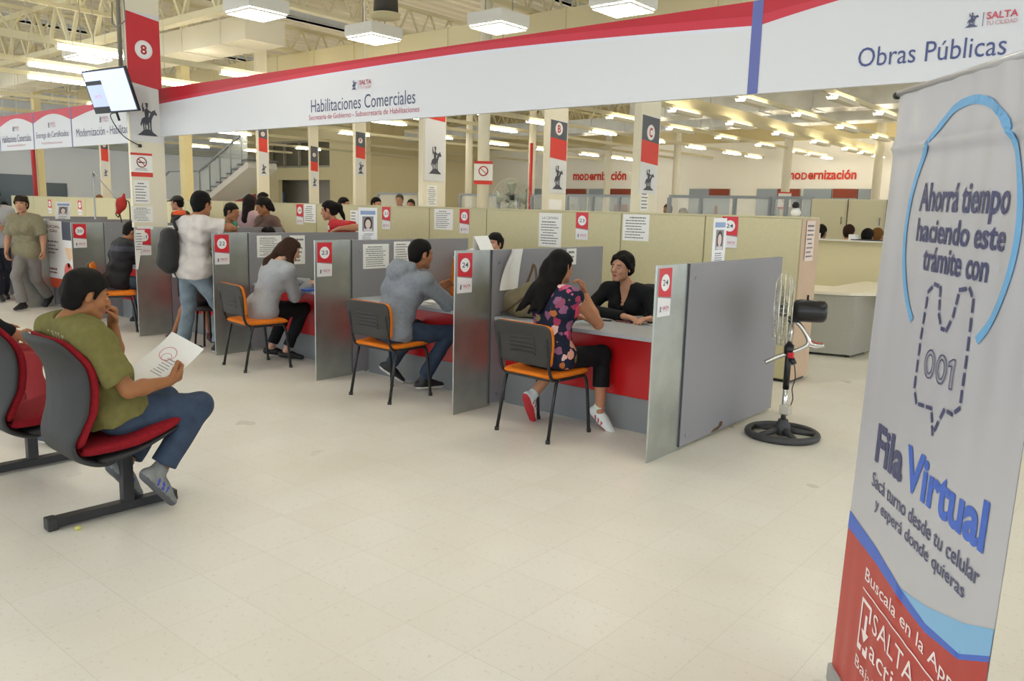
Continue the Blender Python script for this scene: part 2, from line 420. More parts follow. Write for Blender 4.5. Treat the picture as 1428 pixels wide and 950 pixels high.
def hand_prims(F, W, d, n, side, S, curl=0.5, spread=1.0, thumb=0.6):
    """W wrist, d pointing along the palm, n palm-facing normal, side = unit towards the thumb"""
    d = nv(d); n = nv(n-d*(n@d)); t = np.cross(d, n); t = t*np.sign(t@side) if abs(t@side) > 1e-6 else t; k = 0.006
    F.cone(W, W+d*0.035*S, 0.024*S, 0.026*S, 0.015, flat=(n, 0.72))
    for o in (-0.026, -0.009, 0.009, 0.026):
        F.cone(W+d*0.02*S+t*o*0.6*S, W+d*0.085*S+t*o*S, 0.016*S, 0.0125*S, 0.012)
    for o, L in ((-0.029, 0.062), (-0.0095, 0.076), (0.0105, 0.082), (0.030, 0.074)):
        p = W+d*0.088*S+t*o*S; dd = nv(d+t*o*2.2*spread); pts = [p-d*0.01*S]; a = 0
        for j, fr in enumerate((0.45, 0.31, 0.24)):
            a += curl*(0.75, 1.0, 0.8)[j]; q = dd*math.cos(a)+n*math.sin(a); pts.append(pts[-1]+q*(L*fr+(0.012 if j == 0 else 0))*S)
        F.chain(pts, [0.0098*S, 0.0092*S, 0.0083*S, 0.0066*S], k)
    p = W+d*0.022*S+t*0.024*S; q1 = nv(d*0.6+t*0.75+n*0.45*thumb); q2 = nv(d*0.85+t*(0.45-0.5*thumb)+n*0.7*thumb)
    F.chain([p, p+q1*0.04*S, p+q1*0.04*S+q2*0.034*S, p+q1*0.04*S+q2*0.034*S+nv(q2+n*0.3*thumb)*0.026*S], [0.0155*S, 0.012*S, 0.0105*S, 0.0078*S], k)
def head_axes(yaw, pitch, roll=0.0):
    f = yawdir(yaw); r = yawright(yaw); u = np.array([0, 0, 1.]); p = math.radians(pitch)
    f2 = f*math.cos(p)+u*math.sin(p); u2 = -f*math.sin(p)+u*math.cos(p); q = math.radians(roll)
    return f2, r*math.cos(q)-u2*math.sin(q), u2*math.cos(q)+r*math.sin(q)
HEADH = {}
def person(name, label, p, group=None):
    S = p.get('S', 1.0); res = p.get('res', 0.009); fem = p.get('fem', False); B = p.get('build', 1.0)
    hip = np.array(p['hip'], float); neck = np.array(p['neck'], float)
    sp = nv(neck-hip); L = np.linalg.norm(neck-hip)
    fy = p.get('yaw', 0.0); f = yawdir(fy); f = nv(f-sp*(f@sp)); r = np.cross(f, sp)
    hf = yawdir(p.get('hipyaw', fy)); hr = yawright(p.get('hipyaw', fy))
    shw = p.get('shw', 0.165 if fem else 0.185)*S; hipw = 0.085*S
    shR = np.array(p['shR']) if 'shR' in p else neck-sp*0.055*S+r*shw
    shL = np.array(p['shL']) if 'shL' in p else neck-sp*0.055*S-r*shw
    head = np.array(p['head'], float); hF, hR, hU = head_axes(p.get('hyaw', fy), p.get('hpitch', 0), p.get('hroll', 0)); HS = p.get('HS', 1.0)*S
    def H(x, y, z): return head+(hR*x+hF*y+hU*z)*HS
    wrR, wrL = np.array(p['wrR'], float), np.array(p['wrL'], float); ua, fa = 0.285*S, 0.255*S
    elR = np.array(p['elR'], float) if 'elR' in p else bone2(shR, wrR, ua, fa, p.get('ehR', -f*0.5+r*0.6-sp*0.5))
    elL = np.array(p['elL'], float) if 'elL' in p else bone2(shL, wrL, ua, fa, p.get('ehL', -f*0.5-r*0.6-sp*0.5))
    anR, anL = np.array(p['anR'], float), np.array(p['anL'], float); th, shn = 0.43*S, 0.42*S
    hjR = hip+hr*hipw-sp*0.02*S; hjL = hip-hr*hipw-sp*0.02*S
    knR = np.array(p['knR'], float) if 'knR' in p else bone2(hjR, anR, th, shn, p.get('khR', hf+np.array([0, 0, 0.2])))
    knL = np.array(p['knL'], float) if 'knL' in p else bone2(hjL, anL, th, shn, p.get('khL', hf+np.array([0, 0, 0.2])))
    root = thing(name, label, 'person', (hip[0], hip[1], min(anR[2], anL[2])-0.08*S), 0, group)
    def torso(F, g, hem=None, k=0.05):
        ww = (0.92 if fem else 1.0)*B
        F.cone(hip-hr*0.078*S*B, hip+hr*0.078*S*B, 0.118*S*B+g+(.014 if g > 0 else 0), 0.118*S*B+g+(.014 if g > 0 else 0), k, flat=None)
        c = hip+sp*L*0.34+f*0.012*S; F.cone(c-r*0.06*S*ww, c+r*0.06*S*ww, 0.105*S*ww+g, 0.105*S*ww+g, k)
        if p.get('belly'): F.ball(hip+sp*L*0.30+f*p['belly']*S, 0.11*S+g, 0.06)
        c = hip+sp*L*0.66+f*0.012*S; F.cone(c-r*0.082*S*ww, c+r*0.082*S*ww, 0.108*S*ww+g, 0.108*S*ww+g, k)
        c = neck-sp*0.085*S; F.cone(c-r*(shw-0.055*S), c+r*(shw-0.055*S), 0.075*S+g, 0.075*S+g, k)
        if fem:
            for q in (-1, 1): F.ball(hip+sp*L*0.64+f*0.095*S+r*q*0.075*S, 0.062*S+g, 0.04)
        for q in (shR, shL): F.cone(neck-sp*0.02*S, q, 0.05*S+g, 0.058*S+g, 0.045)
    # ---- body
    F = Field(); torso(F, -0.004 if p.get('top') else 0.0)
    nb = H(0, -0.02, -0.07); F.cone(neck-sp*0.03*S, nb, 0.056*S*(0.9 if fem else 1.0), 0.05*S*(0.9 if fem else 1.02), 0.03)
    for a, b, c in ((shR, elR, wrR), (shL, elL, wrL)):
        F.cone(a, b, 0.05*S*B**.5*(0.9 if fem else 1), 0.038*S, 0.03); F.cone(b, b+(c-b)*0.35, 0.039*S, 0.04*S, 0.02); F.cone(b+(c-b)*0.35, c, 0.04*S, 0.026*S, 0.02)
    for a, b, c in ((hjR, knR, anR), (hjL, knL, anL)):
        F.cone(a, b, 0.083*S*B**.5, 0.052*S, 0.04); F.cone(b, b+(c-b)*0.3, 0.05*S, 0.052*S, 0.03); F.cone(b+(c-b)*0.3, c, 0.052*S, 0.034*S, 0.03)
    for k_, W, E_ in (('R', wrR, elR), ('L', wrL, elL)):
        hd = p.get('hand'+k_, {}); d = nv(hd.get('d', W-E_)); nn = np.array(hd.get('n', -r if k_ == 'R' else r), float); sd = np.array(hd.get('t', f), float)
        hand_prims(F, W, d, nn, sd, S*hd.get('s', 1.0), hd.get('curl', 0.35), hd.get('spread', 1.0), hd.get('thumb', 0.6))
    for k_, A_, K_ in (('R', anR, knR), ('L', anL, knL)):
        ft = p.get('foot'+k_, {}); fd = np.array(ft['d'], float) if 'd' in ft else hf; fd = nv(fd)
        fu = np.array(ft.get('u', nv(np.array([0, 0, 1.])-fd*fd[2])), float); F.cone(A_, A_+fd*0.1*S-fu*0.042*S, 0.032*S, 0.02*S, 0.01)
    # head
    ax = [hR, hF, hU]
    F.ell(H(0, -0.012, 0.03), ax, np.array([0.074, 0.094, 0.09])*HS, 0.02)
    F.ell(H(0, 0.03, -0.035), ax, np.array([0.06, 0.062, 0.075])*HS, 0.03)
    jw = 0.9 if fem else 1.0
    F.cone(H(-0.045*jw, 0.01, -0.06), H(-0.014, 0.072, -0.092), 0.024*HS, 0.02*HS, 0.02); F.cone(H(0.045*jw, 0.01, -0.06), H(0.014, 0.072, -0.092), 0.024*HS, 0.02*HS, 0.02)
    F.cone(H(-0.035, 0.076, 0.028), H(0.035, 0.076, 0.028), 0.014*HS, 0.014*HS, 0.015)
    for q in (-1, 1):
        F.ball(H(q*0.04, 0.062, -0.025), 0.022*HS, 0.02); F.sub(H(q*0.031, 0.101, 0.008), 0.017*HS, 0.012); F.ball(H(q*0.031, 0.078, 0.007), 0.0125*HS, 0.003)
        F.ell(H(q*0.076, -0.008, -0.005), [nv(hR*q+hF*(-0.35)), nv(hF+hR*q*0.35), hU], np.array([0.008, 0.019, 0.031])*HS, 0.008)
    F.chain([H(0, 0.088, 0.02), H(0, 0.103, -0.008), H(0, 0.110, -0.022)], [0.008*HS, 0.0095*HS, 0.0115*HS], 0.01)
    for q in (-1, 1): F.ball(H(q*0.013, 0.099, -0.025), 0.0085*HS, 0.006)
    F.chain([H(-0.021, 0.086, -0.055), H(0, 0.096, -0.052), H(0.021, 0.086, -0.055)], [0.005*HS, 0.0075*HS, 0.005*HS], 0.006)
    F.chain([H(-0.018, 0.085, -0.064), H(0, 0.094, -0.065), H(0.018, 0.085, -0.064)], [0.005*HS, 0.008*HS, 0.005*HS], 0.006)
    V, Q = F.mesh(res)
    skin = M(p.get('skin', '#b98a6c'), 0.5, spec=0.35, noise=0.06, nscale=18)
    lip = M('#9a5a50' if not fem else '#a8524c', 0.45); brow = M('#1d1512', 0.8); eyew = M('#e8e2dc', 0.25); iris = M('#20140f', 0.2)
    def loc(c): d = c-head; return np.stack([d@hR, d@hF, d@hU], 1)/HS
    def near(pt, rad, sc=(1, 1, 1)):
        return lambda c: (((loc(c)-np.array(pt))*np.array(sc))**2).sum(1) < rad*rad
    paint = []
    if res < 0.0075:
        for q in (-1, 1):
            paint += [(near((q*0.031, 0.090, 0.007), 0.010, (0.8, 1, 2.0)), 3), (near((q*0.031, 0.091, 0.007), 0.0058), 4), (near((q*0.033, 0.086, 0.0285), 0.018, (0.95, 0.7, 4.0)), 2)]
        paint.append((near((0, 0.095, -0.0595), 0.021, (0.95, 0.8, 1.75)), 1))
    mesh_obj('body', V, Q, [skin, lip, brow, eyew, iris], root, paint)
    # ---- clothes
    cres = max(res, 0.008)
    t = p.get('top')
    if t:
        F = Field(); g = t.get('g', 0.012); torso(F, g)
        sl = t.get('sleeve', 1.0)
        for a, b, c in ((shR, elR, wrR), (shL, elL, wrL)):
            if sl <= 0: continue
            ex = t.get('sg', 0.012)
            if sl <= 1.0: F.cone(a, a+(b-a)*sl, 0.056*S*B**.5+ex, 0.046*S+ex*1.4, 0.03, cap_b=True)
            else:
                F.cone(a, b, 0.056*S*B**.5+ex, 0.044*S+ex, 0.03); F.cone(b, b+(c-b)*(sl-1), 0.043*S+ex, 0.032*S+ex*(0.6), 0.02, cap_b=True)
        hem = t.get('hem', -0.06); F.plane(hip+sp*hem*S, t.get('hemn', -sp))
        for a, b in t.get('extra', []): F.cone(a[:3], b[:3], a[3], b[3], 0.04)
        nd = t.get('neck', 'crew'); npos = neck-sp*0.03*S+f*0.03*S
        if nd == 'hood':
            for i in range(7):
                a = math.radians(-130+260*i/6.0); a2 = math.radians(-130+260*(i+1)/6.0)
                if i < 6:
                    q1 = neck-f*0.03*S+(r*math.sin(a)*0.105-f*math.cos(a)*0.085)*S+sp*(0.035-0.05*(math.cos(a) < 0))*S; q2 = neck-f*0.03*S+(r*math.sin(a2)*0.105-f*math.cos(a2)*0.085)*S+sp*(0.035-0.05*(math.cos(a2) < 0))*S
                    F.cone(q1, q2, 0.04*S, 0.04*S, 0.02)
            F.ell(neck-f*0.105*S-sp*0.015*S, [r, f, sp], np.array([0.125, 0.07, 0.085])*S, 0.025)
            F.sub(neck+sp*0.10*S+f*0.04*S, 0.07*S, 0.02)
        elif nd == 'scoop': F.sub(neck+sp*0.03*S+f*0.085*S, 0.105*S, 0.01); F.sub(neck+sp*0.05*S, 0.075*S, 0.01)
        elif nd == 'v':
            F.sub(neck+sp*0.055*S, 0.078*S, 0.01)
            for i in range(5): F.sub(neck+f*(0.075+0.014*i)*S-sp*(0.0+0.035*i)*S, (0.055-0.007*i)*S, 0.006)
        else: F.sub(neck+sp*0.05*S+f*0.02*S, t.get('nr', 0.078)*S, 0.008)
        if nd == 'collar':
            cr = 0.068*S
            for i in range(12):
                a = math.radians(-150+300*i/12.0); a2 = math.radians(-150+300*(i+1)/12.0)
                c0 = neck+f*0.012*S
                F.cone(c0+(r*math.sin(a)-f*math.cos(a))*cr-sp*(0.0+0.02*(1-math.cos(a)))*S, c0+(r*math.sin(a2)-f*math.cos(a2))*cr-sp*(0.0+0.02*(1-math.cos(a2)))*S, 0.017*S, 0.017*S, 0.01)
        V, Q = F.mesh(cres, t.get('wr', 0.0035), seed=len(label))
        mats = [t['mat']]; pt = []
        for mm, fn in t.get('paint', []): mats.append(mm); pt.append((fn, len(mats)-1))
        mesh_obj(t.get('name', 'shirt'), V, Q, mats, root, pt)
    b_ = p.get('bottom')
    if b_:
        F = Field(); g = b_.get('g', 0.010)
        F.cone(hip-hr*0.075*S*B, hip+hr*0.075*S*B, 0.108*S*B+g, 0.108*S*B+g, 0.05)
        ln = b_.get('len', 1.93); fl = b_.get('flare', 0.016)
        for a, k_, c in ((hjR, knR, anR), (hjL, knL, anL)):
            if ln <= 1: F.cone(a, a+(k_-a)*ln, 0.086*S*B**.5+g, 0.07*S+g, 0.05, cap_b=True)
            else:
                F.cone(a, k_, 0.088*S*B**.5+g, 0.062*S+g, 0.04); F.cone(k_, k_+(c-k_)*(ln-1), 0.058*S+g, 0.042*S+fl, 0.03, cap_b=True)
        V, Q = F.mesh(cres, b_.get('wr', 0.004), seed=len(label)+3)
        mesh_obj(b_.get('name', 'trousers'), V, Q, [b_['mat']], root)
    s_ = p.get('shoes')
    if s_:
        for k_, A_, K_ in (('R', anR, knR), ('L', anL, knL)):
            ft = p.get('foot'+k_, {}); fd = nv(ft['d']) if 'd' in ft else hf
            up = np.array(ft.get('u', nv(np.array([0, 0, 1.])-fd*fd[2])), float); sd = np.cross(fd, up)
            base = A_-up*0.075*S
            def Pt(a, b): return base+fd*a*S+up*b*S
            F = Field(); c0 = s_.get('cut', 0.0)
            F.cone(Pt(-0.045, 0.035), Pt(0.06, 0.035), 0.036*S, 0.04*S, 0.02); F.cone(Pt(0.06, 0.035), Pt(0.165, 0.022), 0.042*S, 0.034*S, 0.03, flat=(up, 0.85))
            if not s_.get('low'): F.cone(Pt(-0.015, 0.04), A_+nv(K_-A_)*0.05*S, 0.042*S, 0.043*S, 0.02, cap_b=True); F.cone(Pt(0.02, 0.06), Pt(0.11, 0.035), 0.034*S, 0.03*S, 0.03)
            F.plane(Pt(0, 0), -up)
            V, Q = F.mesh(min(cres, 0.007))
            pt = [(lambda c, b0=base, u0=up: (c-b0)@u0 < 0.022*S, 1)]
            mats = [s_['mat'], s_.get('sole', s_['mat'])]
            if 'stripe' in s_:
                mats.append(s_['stripe'])
                pt.append((lambda c, b0=base, u0=up, f0=fd: ((c-b0)@u0 > 0.026*S) & ((c-b0)@u0 < 0.062*S) & ((c-b0)@f0 > 0.0) & ((c-b0)@f0 < 0.09*S) & ((((c-b0)@f0+((c-b0)@u0)*0.6)/S % 0.034) < 0.015), 2))
            mesh_obj('shoe', V, Q, mats, root, pt)
    # ---- hair
    hr_ = p.get('hair')
    if hr_:
        F = Field(); th_ = hr_.get('t', 0.012)*0.85
        hl = hr_.get('line', 0.06)+0.010; bk = hr_.get('back', -0.075)
        front = (H(0, 0.088, hl), nv(-hU+hF*hr_.get('slope', 0.48))); rear = (H(0, hr_.get('rear', -0.026), 0.0), nv(hF-hU*0.30)); nape = (H(0, -0.08, bk), nv(-hU-hF*0.15))
        F.ell(H(0, -0.014, 0.033), ax, (np.array([0.076, 0.096, 0.092])+th_)*HS, 0.012, cut=[[front, rear], nape])
        F.ell(H(0, -0.045, -0.02), ax, (np.array([0.054, 0.052, 0.074])+th_*.8)*HS, 0.03, cut=[rear, nape])
        if hr_.get('side', True):
            for q in (-1, 1): F.cone(H(q*0.071, 0.028, 0.03), H(q*0.073, 0.02, hr_.get('burn', -0.005)), 0.011*HS, 0.007*HS, 0.015)
        for a, b in hr_.get('locks', []):
            F.cone(*[H(*q_[:3]) if max(abs(v_) for v_ in q_[:3]) < 0.6 else np.array(q_[:3], float) for q_ in (a, b)], a[3], b[3], hr_.get('k', 0.03))
        V, Q = F.mesh(max(min(res, 0.008), 0.006) if res < 0.01 else res, hr_.get('wr', 0.003), hr_.get('wf', 60))
        mesh_obj('hair', V, Q, [M(hr_.get('col', '#171311'), 0.62, spec=0.14, noise=0.25, nscale=60, bump=0.6, bscale=160)], root)
    HEADH[name] = (head, hR, hF, hU, HS)
    root['_dbg'] = 0; del root['_dbg']
    return root, dict(H=H, shR=shR, shL=shL, elR=elR, elL=elL, wrR=wrR, wrL=wrL, knR=knR, knL=knL, r=r, f=f, sp=sp, neck=neck, hip=hip, S=S)
# ================================================================ THE SETTING
cream = M('#dcd3b4', 0.6); cream_metal = M('#d2c9a6', 0.5)
fl = MB().box((-46, -7, -0.2), (12, 37, 0.0)); struct('floor', fl, floor_material())
# profiled steel roof deck, open along narrow rooflight strips
ROOFLIGHTS = [(-33.9, -32.9), (-26.7, -25.7), (-19.6, -18.6), (-12.4, -11.4), (-5.2, -4.2), (2.0, 3.0)]
mb = MB(); edges = [-46.0]+[q for r_ in ROOFLIGHTS for q in r_]+[12.0]
for a_, e_ in zip(edges[0::2], edges[1::2]):
    prof = []; x = a_
    while x < e_-.02: prof += [(x, 6.55), (min(x+0.18, e_), 6.55), (min(x+0.22, e_), 6.62), (min(x+0.36, e_), 6.62)]; x += 0.40
    prof.append((e_, 6.55)); vs = [(p, -7, q) for p, q in prof]+[(p, 37, q) for p, q in prof]; k = len(prof)
    mb.add(vs, [(i, i+1, k+i+1, k+i) for i in range(k-1)]); mb.box((a_, -7, 6.63), (e_, 37, 6.8)); mb.box((a_, -7, 6.54), (a_+.03, 37, 6.82)); mb.box((e_-.03, -7, 6.54), (e_, 37, 6.82))
struct('ceiling', mb, M('#dbd5c4', 0.55))
mb = MB()
for a_, e_ in ROOFLIGHTS: mb.box((a_, -7, 6.64), (e_, 37, 6.65))
struct('window_6', mb, M('#f4f6f4', .5, trans=0.0, alpha=.25))
# outer walls
wb = MB().box((-46, 34, 0), (12, 34.3, 4.7)); struct('wall_back', wb, M('#f6f2e6', 0.6))
wb = MB().box((-46, 34.02, 4.7), (12, 34.3, 6.8)); struct('wall_back_upper', wb, M('#cdbf93', 0.6))
wb = MB().box((-41.3, 7, 0), (-41, 37, 6.8)); struct('wall_left', wb, M('#e9eff8', 0.6))  # blue tint of the daylight is put into the left walls' colour
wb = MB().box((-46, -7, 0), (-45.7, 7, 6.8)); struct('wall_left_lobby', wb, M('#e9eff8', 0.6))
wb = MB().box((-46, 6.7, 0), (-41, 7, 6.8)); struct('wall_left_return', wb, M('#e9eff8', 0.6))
# storefront behind the camera and on the right: sills, mullions and head beams, daylight between
for nm, a0, a1, fixed, axis in (('wall_front', -45.7, 12, -7, 0), ('wall_right', -7, 34, 12, 1)):
    mb = MB(); L = a1-a0; n = int(L/2.4)
    def bx(p0, p1, z0, z1, t=0.2):
        if axis == 0: mb.box((p0, fixed-t/2, z0), (p1, fixed+t/2, z1))
        else: mb.box((fixed-t/2, p0, z0), (fixed+t/2, p1, z1))
    bx(a0, a1, 0, 0.25); bx(a0, a1, 4.6, 6.8)
    for i in range(n+1): q = a0+L*i/n; bx(q-0.05, q+0.05, 0.25, 4.6, 0.12)
    struct(nm, mb, M('#c9ccd0', 0.5))
# mid wall block with openings at the far left corner, wall tiles
def wall_seg(name, x0, x1, y, z0, z1, mat, t=0.25): return struct(name, MB().box((x0, y, z0), (x1, y+t, z1)), mat)
P_ = at_y
Yb = 26.0
xa, xb, xc, xd = (at_y(q, 250, Yb)[0] for q in (376, 388, 460, 517))
zt = at_y(450, 150, Yb)[2]
zo0, zo1 = at_y(400, 280, Yb)[2]-1.2, at_y(420, 251, Yb)[2]
zw0, zw1 = at_y(420, 234, Yb)[2], at_y(420, 196, Yb)[2]
beige = M('#dccfa4', 0.6)
mb = MB().box((-41, Yb, 0), (xb, Yb+.25, zo1)).box((xc, Yb, 0), (xd, Yb+.25, 6.7)).box((-41, Yb, zo1), (xc, Yb+.25, zw0)).box((-41, Yb, zw1), (xc, Yb+.25, 6.7)).box((-41, Yb, zw0), (xa, Yb+.25, zw1)).box((xd-.25, Yb+.25, 0), (xd, 34, 6.7))
struct('wall_mid', mb, beige)
mb = MB().box((-41, Yb+1.6, 0), (xc+0.5, Yb+1.7, zo1+.4)); struct('wall_mid_recess', mb, M('#b9b4aa', 0.6))
mb = MB(); n = 4
for i in range(n+1): q = xa+(xc-xa)*i/n; mb.box((q-.04, Yb+.02, zw0), (q+.04, Yb+.16, zw1))
mb.box((xa, Yb+.02, zw0), (xc, Yb+.16, zw0+.1)).box((xa, Yb+.02, zw1-.1), (xc, Yb+.16, zw1)); struct('window_1', mb, M('#a8a291', 0.5))
mb = MB().box((xa, Yb+.3, zw0-.2), (xc, Yb+.34, zw1+.2)); struct('window_1_glass', mb, M('#6f6a58', 0.2))
# dark window bands on the left wall
for i, (pa, pb, ya, yb) in enumerate(((-60, 62, 245, 300), (62, 96, 256, 300))):
    a = at_x(pa, ya, -40.95); b = at_x(pb, yb, -40.95); m_ = at_x(pb, ya, -40.95)
    mb = MB().box((-41.0, a[1], 0.9), (-40.94, b[1], m_[2])); struct('window_%d' % (i+2), mb, M('#55646f', 0.15))
# mezzanine edge over the left wall
mb = MB().box((-41, 8, 3.9), (-40.2, 26, 4.15)); struct('trim_1', mb, M('#b9bdb9', 0.5))
# back wall windows: grey and red bands under the lettering
mb = MB(); mr = MB()
for pa, pb, red in ((734, 757, 0), (790, 818, 1), (822, 841, 0), (852, 890, 1), (962, 990, 0), (990, 1018, 1), (1056, 1085, 0), (1085, 1116, 1), (1121, 1160, 0), (1162, 1196, 1), (1197, 1222, 0)):
    x0 = at_y(pa, 275, 33.99)[0]; x1 = at_y(pb, 275, 33.99)[0]; zt_ = at_y((pa+pb)/2, 263.5, 33.99)[2]
    mb.box((x0, 33.9, 0.9), (x1, 34, zt_))
    if red: mr.box((x0, 33.88, zt_-.36), (x1, 33.9, zt_)).box((x0+.3, 33.88, zt_-1.5), (x1-.5, 33.9, zt_-.75))
struct('window_4', mb, M('#8e979c', 0.2)); struct('window_5', mr, M('#8a3b22', 0.5))
# roof: lattice joists, girder, ducts
def joist(x, y0, y1, z0, h=0.5, pitch=0.62):
    mb = MB(); mb.bar((x, y0, z0), (x, y1, z0), 0.13, 0.07).bar((x, y0, z0+h), (x, y1, z0+h), 0.13, 0.07); y = y0
    while y < y1-pitch:
        mb.bar((x, y, z0+h), (x, y+pitch/2, z0), 0.035, 0.035).bar((x, y+pitch/2, z0), (x, y+pitch, z0+h), 0.035, 0.035); y += pitch
    struct('beam', mb, cream_metal)
for x in (-35.6, -32, -28.4, -24.8, -21.2, -17.55, -13.65, -10.1, -6.4, -2.7, 1.0, 4.7): joist(x, -6.5, 33.5, 5.30, 0.55)
def girder(y, z0, h):
    mb = MB(); mb.bar((-36.8, y, z0), (11.5, y, z0), 0.2, 0.12).bar((-36.8, y, z0+h), (11.5, y, z0+h), 0.2, 0.12); x = -36.8
    while x < 11: mb.bar((x, y, z0+h), (x+0.6, y, z0), 0.07, 0.07).bar((x+0.6, y, z0), (x+1.2, y, z0+h), 0.07, 0.07); x += 1.2
    struct('beam', mb, cream_metal)
struct('beam', MB().bar((-9.65, 15, 4.22), (-9.65, 33.9, 4.22), .16, .24), cream_metal)
girder(8.0, 4.85, 1.0); girder(19.5, 4.95, 1.2); girder(29.5, 4.95, 1.2)
def duct(name, y, z0, x0, x1, wy, hz, mat):
    mb = MB().box((x0, y-wy/2, z0), (x1, y+wy/2, z0+hz)); x = x0+1.2
    while x < x1: mb.box((x, y-wy/2-.02, z0-.02), (x+.05, y+wy/2+.02, z0+hz+.02)); x += 1.5
    return mb.build(name, mat)
galv = M('#c9cac6', 0.32, metal=0.75, noise=0.12, nscale=2)
for lab, y, z0, x0, x1, wy, hz, mt in (('long pale ventilation duct crossing the ceiling behind the column marked 8', 9.6, 4.70, -36, -14.4, 0.9, 0.45, M('#ded8c4', 0.5)),
        ('shiny galvanised duct seen just under the hanging fascia', 17.0, 4.42, -13.5, 6, 1.1, 0.5, galv), ('second galvanised duct further back over the glass cubicles', 23.0, 4.5, -14, 6, 1.1, 0.5, galv),
        ('last galvanised duct near the far wall with red lettering', 26.3, 4.5, -28, 6, 1.0, 0.5, galv)):
    tag(duct('air_duct', y, z0, x0, x1, wy, hz, mt), lab, 'air duct')
tag(duct('air_duct', 13.0, 4.75, -30, 6, 1.0, 0.5, M('#d6cca6', 0.55)), 'cream painted duct hanging between the roof beams', 'air duct')
# light rails with fluorescent battens
tubem = M('#fff6e4', 0.5, emit=TUBE_STRENGTH); housing = M('#e6e0cc', 0.5)
rail_no = 0; RAILN = ['over the waiting chairs', 'beyond the monitor', 'above the left fascia', 'deep behind the column marked 8']
for x, y0, y1 in ((-18.0, 2.0, 33), (-16.3, 2.0, 33), (-14.0, 2.0, 33), (-22, 2, 33), (-26, 2, 33), (-30, 8, 33), (-9.4, 15.5, 33), (-7.3, 15.0, 33), (-5.65, 15.0, 33), (-11.4, 15, 33), (-3.6, 15.5, 33), (-1, 15.5, 33), (2, 15.5, 33), (-34, 8, 24), (-20, 18.5, 33)):
    mb = MB().bar((x, y0, 4.0), (x, y1, 4.0), 0.07, 0.09); y = y0+1
    while y < y1: mb.bar((x, y, 4.0), (x, y, 6.6), 0.005, 0.005, up=(0, 1, 0)); y += 9
    tag(mb.build('light_rail', cream_metal), 'thin cream metal rail hung from the roof carrying fluorescent battens', 'light rail', 'hanging light rails')
def uplight(x, y, z, first=[None]):
    if first[0] is None:
        t = thing('tray_light', 'pale tray luminaire with tubes facing up on a rear rail', 'light', (x, y, z), 0, 'rear tray luminaires')
        MB().prism([(-.13, .03), (-.10, -.04), (.10, -.04), (.13, .03), (.12, .03), (.09, -.03), (-.09, -.03), (-.12, .03)], (0, -.65, 0), (1, 0, 0), (0, 0, 1), (0, 1, 0), 1.3).build('housing', housing, t, world=False)
        for s_ in (-.05, .05): MB().tube([(s_, -.6, .012), (s_, .6, .012)], .02, 8).build('tube', tubem, t, world=False)
        first[0] = t
    else: dup(first[0], (x, y, z))
def batten(x, y, z, first=[None]):
    if first[0] is None:
        t = thing('batten_light', 'slim fluorescent batten on a hanging rail', 'light', (x, y, z), 0, 'fluorescent battens')
        mb = MB().box((-.045, -.65, -0.02), (.045, .65, .06)); mb.build('housing', housing, t, world=False)
        for s_ in (-.075, .075): MB().tube([(s_, -.6, .0), (s_, .6, .0)], .02, 8).build('tube', tubem, t, world=False)
        first[0] = t
    else: dup(first[0], (x, y, z))
for x, ys in ((-18.0, (4.6, 7.2, 10, 13, 16)), (-16.3, (4.0, 6.6, 9.0, 12, 15, 19)), (-14.0, (3.2, 6.2, 9.0, 12, 15, 18, 21, 24, 27, 30, 32)), (-22, (6, 10, 14, 18)), (-26, (8, 12, 16)), (-30, (10, 14, 18, 22)), (-34, (10, 13, 16, 19, 22)), (-9.4, (17.5, 20.5, 23.5, 26.5, 29.5, 31.2, 32.6)), (-7.3, (16.5, 19.5, 22.5, 25.5, 28.5, 31, 32.5)), (-5.65, (17, 20, 23, 26, 29, 31, 32.5)), (-11.4, (18, 21, 24, 27, 30, 31.5, 32.8)), (-3.6, (18, 20, 22, 24, 26, 28, 30, 31.4, 32.7)), (-1, (17, 19, 21, 23, 25, 27, 29, 31, 32.5)), (2, (17, 20, 23, 26, 29)), (-20, (20, 23, 26, 29, 31, 32.5))):  # hidden rows and those nearest the far walls are extra lamps added for brightness
    for y in ys: (uplight if (x > -12 and y < 32) else batten)(x, y, 3.90 if x > -12 else 3.93)
